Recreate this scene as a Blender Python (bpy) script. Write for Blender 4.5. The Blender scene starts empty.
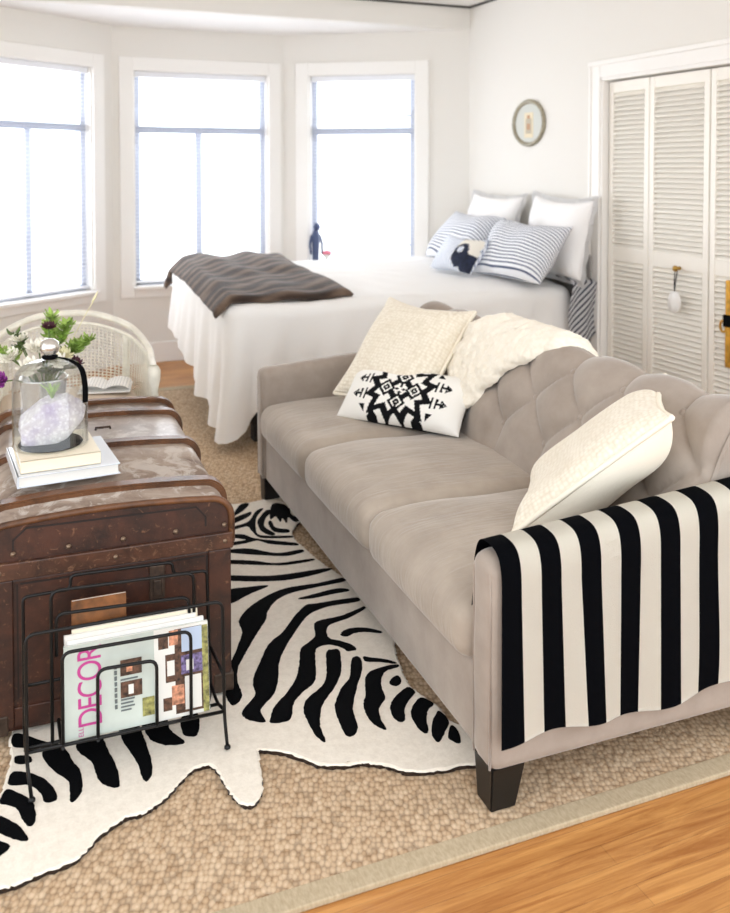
import bpy, bmesh, math, random
from mathutils import Vector, Matrix, noise
from mathutils.geometry import tessellate_polygon
PI = math.pi
R = math.radians
C = bpy.context.scene.collection
rnd = random.Random(7)

# ------------------------------------------------------------------ colour and materials
def lin(c):
    return tuple((v / 255 / 12.92) if v / 255 <= 0.04045 else ((v / 255 + 0.055) / 1.055) ** 2.4 for v in c)

def rgba(c):
    return (*lin(c), 1.0)

class NT:
    """small helper round a material node tree"""
    def __init__(s, name):
        s.m = bpy.data.materials.new(name); s.m.use_nodes = True
        s.t = s.m.node_tree; s.n = s.t.nodes; s.b = s.n['Principled BSDF']
        s.co = s.n.new('ShaderNodeTexCoord').outputs['Object']
    def l(s, a, b): s.t.links.new(a, b)
    def map(s, scale=(1, 1, 1), rot=(0, 0, 0), src=None):
        m = s.n.new('ShaderNodeMapping'); m.inputs['Scale'].default_value = scale; m.inputs['Rotation'].default_value = rot
        s.l(src or s.co, m.inputs['Vector']); return m.outputs['Vector']
    def noise(s, scale, detail=4, rough=.55, vec=None, dist=0):
        n = s.n.new('ShaderNodeTexNoise'); n.inputs['Scale'].default_value = scale; n.inputs['Detail'].default_value = detail
        n.inputs['Roughness'].default_value = rough; n.inputs['Distortion'].default_value = dist
        s.l(vec or s.co, n.inputs['Vector']); return n.outputs['Fac']
    def voro(s, scale, vec=None, feature='F1', rand=1.0):
        n = s.n.new('ShaderNodeTexVoronoi'); n.feature = feature; n.inputs['Scale'].default_value = scale
        n.inputs['Randomness'].default_value = rand
        s.l(vec or s.co, n.inputs['Vector']); return n.outputs
    def ramp(s, fac, stops):
        r = s.n.new('ShaderNodeValToRGB'); e = r.color_ramp.elements
        while len(e) < len(stops): e.new(.5)
        for el, (p, c) in zip(e, stops): el.position = p; el.color = c if len(c) == 4 else rgba(c)
        s.l(fac, r.inputs['Fac']); return r.outputs['Color']
    def mix(s, a, b, fac, mode='MIX'):
        m = s.n.new('ShaderNodeMix'); m.data_type = 'RGBA'; m.blend_type = mode
        for sock, v in ((m.inputs[0], fac), (m.inputs[6], a), (m.inputs[7], b)):
            if hasattr(v, 'links') or isinstance(v, bpy.types.NodeSocket): s.l(v, sock)
            else: sock.default_value = v
        return m.outputs[2]
    def math(s, op, a, b=0.0):
        m = s.n.new('ShaderNodeMath'); m.operation = op
        for i, v in enumerate((a, b)):
            if isinstance(v, bpy.types.NodeSocket): s.l(v, m.inputs[i])
            else: m.inputs[i].default_value = v
        return m.outputs[0]
    def sep(s, vec=None):
        x = s.n.new('ShaderNodeSeparateXYZ'); s.l(vec or s.co, x.inputs[0]); return x.outputs
    def bump(s, h, strength=.3, dist=.01):
        b = s.n.new('ShaderNodeBump'); b.inputs['Strength'].default_value = strength; b.inputs['Distance'].default_value = dist
        s.l(h, b.inputs['Height'])
        if s.b.inputs['Normal'].links: s.l(s.b.inputs['Normal'].links[0].from_socket, b.inputs['Normal'])
        s.l(b.outputs['Normal'], s.b.inputs['Normal'])
    def col(s, c):
        if isinstance(c, bpy.types.NodeSocket): s.l(c, s.b.inputs['Base Color'])
        else: s.b.inputs['Base Color'].default_value = rgba(c)
    def set(s, **k):
        for a, v in k.items(): s.b.inputs[a.replace('_', ' ')].default_value = v
        return s

def M(name, c, rough=.6, var=0, vscale=6, bump=0, bscale=60, bdist=.004, metal=0, sheen=0, spec=.5):
    t = NT(name)
    if var:
        d = tuple(max(0, int(v * (1 - var))) for v in c); u = tuple(min(255, int(v * (1 + var * .6))) for v in c)
        t.col(t.ramp(t.noise(vscale), [(.3, d), (.7, u)]))
    else: t.col(c)
    t.set(Roughness=rough, Metallic=metal); t.b.inputs['Specular IOR Level'].default_value = spec
    if sheen:
        t.set(Sheen_Weight=sheen, Sheen_Roughness=.4)
    if bump: t.bump(t.noise(bscale, 3), bump, bdist)
    return t.m

def stripes(name, axis, period, frac, ca, cb, rough=.85, bump=0, rot=(0, 0, 0)):
    t = NT(name)
    v = t.sep(t.map(rot=rot))[axis]
    f = t.math('FRACT', t.math('MULTIPLY', v, 1 / period))
    g = t.math('GREATER_THAN', f, frac)
    t.col(t.mix(rgba(cb), rgba(ca), g)); t.set(Roughness=rough)
    if bump: t.bump(t.noise(90, 3), bump, .003)
    return t.m

MAT = {}
MAT['wall'] = M('painted_plaster', (231, 228, 222), .75, bump=.03, bscale=40)
MAT['trimw'] = M('white_trim_paint', (242, 240, 236), .45)
MAT['ceil'] = M('ceiling_paint', (240, 238, 235), .8)
MAT['darkline'] = M('dark_ceiling_line', (70, 68, 66), .6)
MAT['door'] = M('cream_door_paint', (243, 239, 230), .42)
MAT['sash'] = M('grey_white_sash', (190, 196, 210), .4)
MAT['blind'] = M('white_blind', (236, 238, 243), .5)
MAT['blackmetal'] = M('black_wire', (9, 9, 10), .4, metal=.3)
MAT['steel'] = M('steel', (190, 190, 190), .3, metal=1)
MAT['brass'] = M('aged_brass', (176, 140, 70), .35, metal=.9)
MAT['gold'] = M('gilt', (214, 160, 60), .38, var=.2, vscale=30, metal=.55)
MAT['duvet'] = M('white_cotton', (240, 239, 237), .9, bump=.25, bscale=9, bdist=.012, spec=.2)
MAT['sham'] = M('white_sham', (246, 245, 244), .9, bump=.3, bscale=12, bdist=.01, spec=.2)
MAT['darkwood'] = M('espresso_wood', (12, 9, 9), .4, var=.2, vscale=20)
MAT['page'] = M('paper_edges', (232, 230, 224), .8, bump=.1, bscale=200)
MAT['white'] = M('glazed_white', (240, 239, 236), .3)
MAT['cream'] = M('cream_cover', (236, 226, 203), .6)
MAT['greywhite'] = M('pale_blue_grey_cover', (214, 219, 226), .25)
MAT['kraft'] = M('brown_cover', (132, 84, 44), .6, var=.35, vscale=24)
MAT['ribbon'] = M('black_velvet_ribbon', (6, 6, 8), .9, spec=.1)
MAT['navy'] = M('navy_glaze', (66, 80, 116), .4)
MAT['pink'] = M('pink_glaze', (228, 130, 150), .5)
MAT['darkgrey'] = M('charcoal_board', (150, 146, 142), .7)
MAT['green'] = M('fresh_leaf', (152, 182, 88), .55, var=.3, vscale=30)
MAT['green2'] = M('dark_leaf', (92, 112, 60), .55, var=.3, vscale=30)
MAT['petalw'] = M('white_petal', (244, 241, 228), .6)
MAT['petalc'] = M('cream_petal', (226, 220, 180), .6)
MAT['purple'] = M('purple_petal', (150, 60, 150), .6)
MAT['burg'] = M('burgundy_petal', (66, 14, 36), .6)
MAT['stem'] = M('green_stem', (96, 120, 60), .6)
MAT['mercury'] = M('silvered_glass', (205, 203, 198), .22, var=.15, vscale=20, metal=.85)
MAT['tan'] = M('tan_linen', (214, 198, 180), .9, bump=.2, bscale=120)
MAT['chair'] = M('white_painted_rattan', (232, 228, 214), .5, var=.06, vscale=20)
MAT['underbed'] = M('dark_bed_base', (40, 36, 36), .8)
MAT['rush'] = M('white_storage_box', (235, 232, 226), .6)

# velvet
def velvet():
    t = NT('taupe_velvet')
    n = t.noise(7, 6, .6)
    t.col(t.ramp(n, [(.3, (150, 138, 127)), (.72, (172, 160, 149))]))
    t.set(Roughness=.85, Sheen_Weight=.45, Sheen_Roughness=.35)
    t.b.inputs['Specular IOR Level'].default_value = .25
    t.bump(t.noise(14, 5), .12, .012); t.bump(t.noise(300, 2), .08, .002)
    return t.m
MAT['velvet'] = velvet()

def seatvelvet():
    t = NT('taupe_velvet_creased')
    n = t.noise(6, 6, .6)
    t.col(t.ramp(n, [(.3, (158, 146, 133)), (.72, (180, 168, 154))]))
    t.set(Roughness=.85, Sheen_Weight=.45, Sheen_Roughness=.35)
    t.b.inputs['Specular IOR Level'].default_value = .25
    t.bump(t.noise(5, 4, .5, t.map((1.2, 6, 1), (0, 0, .45)), 1.2), .35, .012); t.bump(t.noise(300, 2), .08, .002)
    return t.m
MAT['seatvelvet'] = seatvelvet()

def furmat(name, c, d, scale=70, strength=.6, stretch=(1, 1, 1), dist=.008, sheen=.3):
    t = NT(name)
    n = t.noise(scale, 5, .7, t.map(stretch))
    t.col(t.ramp(n, [(.3, d), (.62, c)])); t.set(Roughness=.95, Sheen_Weight=sheen)
    t.b.inputs['Specular IOR Level'].default_value = .08
    t.bump(n, strength, dist); return t.m
MAT['zwhite'] = furmat('white_zebra_pile', (238, 230, 216), (224, 215, 200), 60, .18)
MAT['zblack'] = furmat('black_zebra_pile', (7, 8, 11), (3, 4, 5), 150, .2, (1, 1, 1), .008, 0)
MAT['zedge'] = furmat('dark_hide_edge', (58, 42, 30), (20, 14, 10), 150, .5)
MAT['sheep'] = furmat('ivory_sheepskin', (248, 242, 228), (240, 231, 213), 55, .35)

def minkmat():
    t = NT('brown_faux_mink')
    n = t.noise(6, 4, .6, t.map((1, 1, 1)))
    w = t.n.new('ShaderNodeTexWave'); w.inputs['Scale'].default_value = 5.2; w.inputs['Distortion'].default_value = 5.5
    w.inputs['Detail'].default_value = 2
    t.l(t.map((.25, 1, 1), (0, 0, .5)), w.inputs['Vector'])
    f = t.math('ADD', t.math('MULTIPLY', w.outputs['Fac'], .5), t.math('MULTIPLY', n, .6))
    t.col(t.ramp(f, [(.25, (38, 26, 19)), (.55, (68, 51, 41)), (.9, (116, 97, 82))]))
    t.set(Roughness=.9, Sheen_Weight=.12); t.bump(t.noise(110, 4, .7), .5, .006); return t.m
MAT['mink'] = minkmat()

def sisal():
    t = NT('sisal_weave')
    v = t.voro(1, t.map((92, 62, 1), src=t.map(rot=(0, 0, R(20)))), 'F1', .62)
    big = t.noise(3, 3); fine = t.noise(90, 3, .6)
    a = t.ramp(v['Distance'], [(.15, (216, 193, 164)), (.5, (184, 156, 126)), (.72, (96, 70, 48))])
    b = t.mix(a, t.ramp(fine, [(.3, (186, 153, 118)), (.7, (220, 197, 166))]), .3)
    t.col(t.mix(b, t.ramp(v['Color'], [(.2, (176, 146, 112)), (.8, (226, 206, 178))]), .28))
    t.set(Roughness=.95); t.b.inputs['Specular IOR Level'].default_value = .15
    t.bump(t.math('SUBTRACT', 1, v['Distance']), .8, .0035); t.bump(t.noise(160, 3, .6, t.map((1.6, .7, 1))), .3, .003); return t.m
MAT['sisal'] = sisal()

def binding():
    t = NT('canvas_binding')
    n = t.noise(60, 4, .6, t.map((3, 1, 1)))
    t.col(t.ramp(n, [(.3, (168, 151, 122)), (.7, (190, 173, 145))])); t.set(Roughness=.9)
    t.bump(t.noise(400, 2), .3, .002); return t.m
MAT['binding'] = binding()

def planks():
    t = NT('oak_planks')
    br = t.n.new('ShaderNodeTexBrick')
    br.inputs['Scale'].default_value = 1; br.inputs['Brick Width'].default_value = 1.9; br.inputs['Row Height'].default_value = .057
    br.inputs['Mortar Size'].default_value = .0009; br.inputs['Mortar Smooth'].default_value = .1; br.offset = .37; br.inputs['Bias'].default_value = 0
    br.inputs['Color1'].default_value = rgba((158, 98, 46)); br.inputs['Color2'].default_value = rgba((202, 142, 78)); br.inputs['Mortar'].default_value = rgba((120, 72, 32))
    t.l(t.co, br.inputs['Vector'])
    g = t.noise(7, 6, .65, t.map((.45, 7, 1)), .9)
    t.col(t.mix(br.outputs['Color'], t.ramp(g, [(.34, (134, 76, 30)), (.66, (216, 162, 96))]), .55))
    t.set(Roughness=.36); t.bump(t.math('SUBTRACT', 1, br.outputs['Fac']), .2, .002); return t.m
MAT['planks'] = planks()

def leather(name, dark, mid, light, scuff=.62, rough=.45, sc=9, ss=34):
    t = NT(name)
    n = t.noise(sc, 8, .68, None, .4); s2 = t.noise(ss, 6, .7, t.map((1.6, 1, 1.6)), .8)
    base = t.ramp(n, [(.3, dark), (.6, mid)])
    t.col(t.mix(base, rgba(light), t.ramp(s2, [(scuff, (0, 0, 0)), (scuff + .08, (200, 200, 200))])))
    t.set(Roughness=rough); t.bump(s2, .25, .003); return t.m
MAT['trunk'] = leather('worn_brown_hide', (24, 13, 9), (70, 38, 25), (132, 92, 66), .6)
MAT['trunktop'] = leather('dusty_canvas_painted_sheen', (104, 82, 68), (168, 152, 138), (206, 197, 188), .5, .33, 5, 7)  # dusty canvas; pale patches paint the window sheen into its colour
MAT['slat'] = leather('worn_slat_wood', (50, 29, 16), (110, 70, 40), (142, 104, 72), .6, .42, 10)
MAT['groove'] = M('dark_groove', (26, 14, 10), .6)
MAT['oldiron'] = M('old_iron', (74, 60, 50), .5, var=.3, vscale=40, metal=.5)
MAT['rivet'] = M('dull_rivet', (130, 110, 92), .4, metal=.8)

def knit(name, c, d):
    t = NT(name)
    v = t.voro(1, t.map((70, 70, 70)), 'F1', .45)
    t.col(t.ramp(v['Distance'], [(.2, c), (.75, d)])); t.set(Roughness=.95, Sheen_Weight=.2)
    t.b.inputs['Specular IOR Level'].default_value = .1
    t.bump(t.math('SUBTRACT', 1, v['Distance']), .6, .006); return t.m
MAT['knit'] = knit('ivory_cable_knit', (243, 236, 220), (226, 216, 196))
MAT['knitplain'] = M('ivory_wool', (242, 234, 217), .95, bump=.25, bscale=120)
MAT['pblack'] = M('black_print', (14, 15, 18), .9, bump=.2, bscale=250, spec=.15)
MAT['pwhite'] = M('white_canvas', (238, 236, 230), .9, bump=.2, bscale=250)
MAT['tblack'] = M('black_stripe_knit', (8, 10, 15), .95, bump=.2, bscale=320, spec=.1)
MAT['twhite'] = M('ivory_stripe_knit', (234, 229, 216), .95, bump=.3, bscale=320)
MAT['stripeA'] = stripes('navy_ticking', 1, .0175, .34, (240, 242, 246), (66, 80, 112), rot=(.5, 0, 0))
MAT['stripeB'] = stripes('navy_ticking_sheet', 2, .026, .38, (236, 236, 238), (58, 64, 84), rot=(.2, .75, 0))
MAT['stripeC'] = stripes('fine_blue_ticking', 0, .02, .28, (236, 240, 246), (110, 126, 160), rot=(0, .3, .4))

def glass(name, tint=(1, 1, 1, 1), gloss=1.0):
    m = bpy.data.materials.new(name); m.use_nodes = True; n = m.node_tree.nodes; n.clear()
    o = n.new('ShaderNodeOutputMaterial'); t = n.new('ShaderNodeBsdfTransparent'); g = n.new('ShaderNodeBsdfGlossy'); x = n.new('ShaderNodeMixShader'); f = n.new('ShaderNodeLayerWeight')
    t.inputs['Color'].default_value = tint; g.inputs['Roughness'].default_value = .03; f.inputs['Blend'].default_value = .5
    L = m.node_tree.links
    pw = n.new('ShaderNodeMath'); pw.operation = 'POWER'; pw.inputs[1].default_value = 3; L.new(f.outputs['Facing'], pw.inputs[0])
    mm = n.new('ShaderNodeMath'); mm.operation = 'MULTIPLY_ADD'; mm.inputs[1].default_value = .8 * gloss; mm.inputs[2].default_value = .05 * gloss
    L.new(pw.outputs[0], mm.inputs[0]); L.new(mm.outputs[0], x.inputs[0])
    L.new(t.outputs[0], x.inputs[1]); L.new(g.outputs[0], x.inputs[2]); L.new(x.outputs[0], o.inputs[0])
    return m
MAT['pane'] = glass('window_glass', (1, 1, 1, 1), .6)
MAT['dome'] = glass('clear_dome_glass', (.97, .98, .98, 1), 1.0)

def amethyst():
    t = NT('pale_amethyst_rock')
    v = t.voro(95, None, 'F1', 1); n = t.noise(13, 5)
    t.col(t.mix(t.ramp(n, [(.3, (160, 140, 176)), (.45, (206, 198, 204)), (.65, (224, 219, 213))]), t.ramp(v['Distance'], [(.1, (255, 255, 255)), (.6, (150, 140, 150))]), .25))
    t.set(Roughness=.35); t.bump(v['Distance'], .3, .003); return t.m
MAT['amethyst'] = amethyst()

# ------------------------------------------------------------------ object helpers
def obj(name, bm, m, parent=None, smooth=False):
    if isinstance(bm, bmesh.types.BMesh):
        me = bpy.data.meshes.new(name); bm.normal_update(); bm.to_mesh(me); bm.free()
    else: me = bm
    o = bpy.data.objects.new(name, me); C.objects.link(o)
    for k in (m if isinstance(m, (list, tuple)) else [m]): me.materials.append(MAT[k] if isinstance(k, str) else k)
    if smooth:
        for p in me.polygons: p.use_smooth = True
    if parent: o.parent = parent
    return o

def tag(o, label, cat, group=None):
    o['label'] = label; o['category'] = cat
    if group: o['group'] = group
    return o

def thing(name, label, cat, loc=(0, 0, 0), rot=(0, 0, 0), group=None):
    o = bpy.data.objects.new(name, None); C.objects.link(o); o.location = loc
    o.rotation_euler = rot if isinstance(rot, (tuple, list)) else (0, 0, rot)
    o.empty_display_size = .1
    return tag(o, label, cat, group)

def struct(name, bm, m, parent=None, smooth=False):
    o = obj(name, bm, m, parent, smooth)
    if not parent: o['kind'] = 'structure'
    return o

def structroot(name, loc=(0, 0, 0), rz=0):
    o = bpy.data.objects.new(name, None); C.objects.link(o); o.location = loc; o.rotation_euler = (0, 0, rz); o['kind'] = 'structure'; return o

def B(): return bmesh.new()

def box(bm, x0, x1, y0, y1, z0, z1, mi=0, bev=0, mat4=None, seg=2):
    vs = [bm.verts.new((x, y, z)) for x in (x0, x1) for y in (y0, y1) for z in (z0, z1)]
    fs = [bm.faces.new([vs[i] for i in q]) for q in ((0, 1, 3, 2), (4, 6, 7, 5), (0, 4, 5, 1), (2, 3, 7, 6), (0, 2, 6, 4), (1, 5, 7, 3))]
    for f in fs: f.material_index = mi
    if bev:
        es = {e for f in fs for e in f.edges}
        r = bmesh.ops.bevel(bm, geom=list(es), offset=bev, segments=seg, profile=.5, affect='EDGES')
        for f in r['faces']: f.material_index = mi
        vs = list({v for f in fs if f.is_valid for v in f.verts} | {v for f in r['faces'] for v in f.verts})
    if mat4 is not None: bmesh.ops.transform(bm, matrix=mat4, verts=vs)
    return bm

def catmull(pts, closed=True, n=6):
    pts = [Vector(p) for p in pts]; out = []; N = len(pts)
    for i in range(N if closed else N - 1):
        g = lambda k: pts[k % N] if closed else pts[max(0, min(N - 1, k))]
        a, b, c, d = g(i - 1), g(i), g(i + 1), g(i + 2)
        for j in range(n):
            t = j / n
            out.append(.5 * ((2 * b) + (c - a) * t + (2 * a - 5 * b + 4 * c - d) * t * t + (3 * b - a - 3 * c + d) * t ** 3))
    if not closed: out.append(pts[-1])
    return out

def tube(bm, pts, r, seg=8, closed=False, mi=0, caps=True):
    """r: a number, or one radius per point"""
    pts = [Vector(p) for p in pts]; N = len(pts); rings = []
    rs = r if isinstance(r, (list, tuple)) else [r] * N
    ref = None
    for i, p in enumerate(pts):
        a = pts[(i - 1) % N] if closed or i else pts[0]; b = pts[(i + 1) % N] if closed or i < N - 1 else pts[-1]
        t = (b - a)
        t = t.normalized() if t.length > 1e-9 else Vector((0, 0, 1))
        if ref is None: ref = Vector((0, 0, 1)) if abs(t.z) < .9 else Vector((1, 0, 0))
        u = (ref - t * ref.dot(t))
        if u.length < 1e-6: u = t.orthogonal()
        u.normalize(); ref = u; w = t.cross(u)
        rings.append([bm.verts.new(p + (u * math.cos(2 * PI * k / seg) + w * math.sin(2 * PI * k / seg)) * rs[i]) for k in range(seg)])
    for i in range(N if closed else N - 1):
        A, D = rings[i], rings[(i + 1) % N]
        for k in range(seg):
            f = bm.faces.new((A[k], A[(k + 1) % seg], D[(k + 1) % seg], D[k])); f.material_index = mi; f.smooth = True
    if caps and not closed:
        bm.faces.new(rings[0][::-1]).material_index = mi; bm.faces.new(rings[-1]).material_index = mi
    return bm

def rectwire(corners, rad=.02, n=5, closed=False):
    """polyline through corners with the inner corners rounded"""
    pts = [Vector(p) for p in corners]; out = []; N = len(pts)
    for i, p in enumerate(pts):
        if not closed and i in (0, N - 1): out.append(p); continue
        a = pts[i - 1]; b = pts[(i + 1) % N]
        ra = min(rad, (a - p).length * .45); rb = min(rad, (b - p).length * .45)
        s = p + (a - p).normalized() * ra; e = p + (b - p).normalized() * rb
        for k in range(n + 1):
            t = k / n; out.append(s * (1 - t) ** 2 + p * 2 * t * (1 - t) + e * t * t)
    return out

def lathe(bm, prof, seg=32, mi=0, mat4=None):
    rings = []; vs = []
    for (r, z) in prof:
        if r < 1e-6: v = bm.verts.new((0, 0, z)); rings.append([v]); vs.append(v)
        else:
            q = [bm.verts.new((r * math.cos(2 * PI * k / seg), r * math.sin(2 * PI * k / seg), z)) for k in range(seg)]; rings.append(q); vs += q
    for a, b in zip(rings, rings[1:]):
        for k in range(seg):
            if len(a) == 1 and len(b) == 1: continue
            if len(a) == 1: q = (a[0], b[(k + 1) % seg], b[k])
            elif len(b) == 1: q = (a[k], a[(k + 1) % seg], b[0])
            else: q = (a[k], a[(k + 1) % seg], b[(k + 1) % seg], b[k])
            f = bm.faces.new(q); f.smooth = True; f.material_index = mi
    if mat4 is not None: bmesh.ops.transform(bm, matrix=mat4, verts=vs)
    return bm

def grid(bm, nu, nv, fn, mi=None, closed_u=False, smooth=True):
    g = [[bm.verts.new(fn(i / nu, j / nv)) for j in range(nv + 1)] for i in range(nu + (0 if closed_u else 1))]
    n = len(g)
    for i in range(nu):
        for j in range(nv):
            f = bm.faces.new((g[i][j], g[(i + 1) % n][j], g[(i + 1) % n][j + 1], g[i][j + 1])); f.smooth = smooth
            if mi: f.material_index = mi((i + .5) / nu, (j + .5) / nv)
    return g

def axis_coords(h, r, k=4, n=8):
    c = [-h + r - r * math.cos(t) for t in [PI / 2 * i / k for i in range(k)]]
    c = [-h + r * (1 - math.cos(PI / 2 * i / k)) for i in range(k + 1)]
    mid = [(-h + r) + (2 * h - 2 * r) * i / n for i in range(1, n)]
    return c + mid + [-x for x in reversed(c)]

def softbox(bm, sx, sy, sz, r, disp=None, n=(8, 8, 3), off=(0, 0, 0), k=4):
    """box with round edges of radius r; disp(p, q) may shift each vertex (q = position in -1..1)"""
    H = (sx / 2, sy / 2, sz / 2); ax = [axis_coords(H[a], r, k, n[a]) for a in range(3)]; vd = {}
    def vert(p):
        key = tuple(round(c, 6) for c in p)
        if key in vd: return vd[key]
        q = Vector([max(-(H[a] - r), min(H[a] - r, p[a])) for a in range(3)]); d = Vector(p) - q
        v = q + (d.normalized() * r if d.length > 1e-9 else d)
        if disp: v = v + Vector(disp(v, (v.x / H[0], v.y / H[1], v.z / H[2])))
        vd[key] = bm.verts.new(v + Vector(off)); return vd[key]
    for a in range(3):
        b, c = (a + 1) % 3, (a + 2) % 3
        for s in (-1, 1):
            for i in range(len(ax[b]) - 1):
                for j in range(len(ax[c]) - 1):
                    q = []
                    for (di, dj) in ((0, 0), (1, 0), (1, 1), (0, 1)):
                        p = [0, 0, 0]; p[a] = s * H[a]; p[b] = ax[b][i + di]; p[c] = ax[c][j + dj]; q.append(vert(p))
                    if s < 0: q.reverse()
                    try: f = bm.faces.new(q); f.smooth = True
                    except ValueError: pass
    return bm

def pillow_bm(w, h, t, n=28, m=28, pinch=.06, sag=0, wr=.006, seed=0, pattern=None, front=1, back=1):
    """pillow in local x (width), y (height), z (thickness), centre at the origin"""
    bm = B(); f = {}
    def P(i, j, s):
        u = 2 * i / n - 1; v = 2 * j / m - 1
        u = math.copysign(1 - (1 - abs(u)) ** 1.35, u); v = math.copysign(1 - (1 - abs(v)) ** 1.35, v)
        x = u * w / 2 * (1 - pinch * (1 - v * v) * abs(u) ** 1.5); y = v * h / 2 * (1 - pinch * (1 - u * u) * abs(v) ** 1.5)
        k = max(0, (1 - u ** 4)) ** .55 * max(0, (1 - v ** 4)) ** .55 * (1 - .22 * (u * u + v * v) * .5)
        z = s * t / 2 * k * (front if s > 0 else back)
        nn = Vector((x * 5 + seed * 3.1, y * 5 - seed, s * 2 + seed))
        z += wr * noise.noise(nn) * (k > .02) * 2
        y -= sag * (1 - u * u) * (.5 + .5 * v)
        return Vector((x, y, z))
    for s in (1, -1):
        for i in range(n + 1):
            for j in range(m + 1):
                edge = i in (0, n) or j in (0, m)
                key = (i, j, 0 if edge else s)
                if key not in f: f[key] = bm.verts.new(P(i, j, 0 if edge else s))
    for s in (1, -1):
        for i in range(n):
            for j in range(m):
                g = lambda a, b: f[(a, b, 0 if (a in (0, n) or b in (0, m)) else s)]
                q = [g(i, j), g(i + 1, j), g(i + 1, j + 1), g(i, j + 1)]
                if s < 0: q.reverse()
                fc = bm.faces.new(q); fc.smooth = True
                if pattern and s > 0:
                    c = fc.calc_center_median(); fc.material_index = pattern(c.x, c.y)
    return bm, [f[(i, j, 0)].co.copy() for i, j in [(i, 0) for i in range(n)] + [(n, j) for j in range(m)] + [(i, m) for i in range(n, 0, -1)] + [(0, j) for j in range(m, 0, -1)]]

def frame_rot(xdir, ydir):
    """rotation whose local x is xdir and y is near ydir"""
    x = Vector(xdir).normalized(); y = Vector(ydir); y = (y - x * y.dot(x)).normalized(); z = x.cross(y)
    return Matrix((x, y, z)).transposed().to_euler()

def poly_face(bm, pts, z, mi=0):
    """flat filled outline at height z; returns its boundary verts"""
    vs = [bm.verts.new((p[0], p[1], z)) for p in pts]
    for tri in tessellate_polygon([[Vector((p[0], p[1], 0)) for p in pts]]):
        a, b, c = [vs[i] for i in tri]
        n = (b.co - a.co).cross(c.co - a.co)
        if n.length < 1e-12: continue
        try: fc = bm.faces.new((a, b, c) if n.z > 0 else (a, c, b)); fc.material_index = mi
        except ValueError: pass
    return vs

def resample(pts, step, jit=0, seed=1, amp=0):
    r = random.Random(seed); out = []; N = len(pts)
    for i in range(N):
        a, b = Vector(pts[i]), Vector(pts[(i + 1) % N]); k = max(1, int((b - a).length / step))
        for j in range(k): out.append(a + (b - a) * (j / k) + Vector((r.uniform(-jit, jit), r.uniform(-jit, jit))))
    return out
ZEBRA_OUTLINE = [(0.011,1.886),(0.046,1.886),(0.101,1.898),(0.146,1.903),(0.179,1.929),(0.214,1.962),(0.253,1.985),(0.278,1.992),(0.299,1.989),(0.33,2.002),(0.369,2.029),(0.419,2.079),(0.45,2.095),(0.481,2.09),(0.493,2.062),(0.498,2.01),(0.51,1.95),(0.525,1.923),(0.549,1.93),(0.572,1.971),(0.581,2.025),(0.593,2.084),(0.6,2.099),(0.63,2.085),(0.666,2.059),(0.701,2.017),(0.725,1.988),(0.766,1.966),(0.812,1.957),(0.78,1.969),(0.823,1.954),(0.874,1.921),(0.897,1.893),(0.935,1.87),(0.982,1.861),(1.03,1.854),(1.075,1.846),(1.127,1.868),(1.137,1.944),(1.087,2.008),(1.086,2.07),(1.079,2.112),(1.067,2.157),(1.059,2.2),(1.069,2.265),(1.085,2.332),(1.106,2.405),(1.139,2.482),(1.17,2.769),(1.129,2.897),(1.114,2.961),(1.096,3.062),(1.083,3.176),(1.08,3.282),(1.105,3.357),(1.158,3.425),(1.188,3.546),(1.189,3.639),(1.191,3.737),(1.175,3.759),(1.116,3.707),(1.024,3.685),(0.959,3.693),(0.836,3.708),(0.538,3.289),(0.249,2.807),(0.092,2.467),(0.056,2.423),(0.052,2.409),(0.044,2.363),(0.047,2.299),(0.037,2.243),(0.015,2.168),(-0.047,2.131),(-0.123,2.052),(-0.136,1.958),(-0.062,1.894)]
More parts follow.
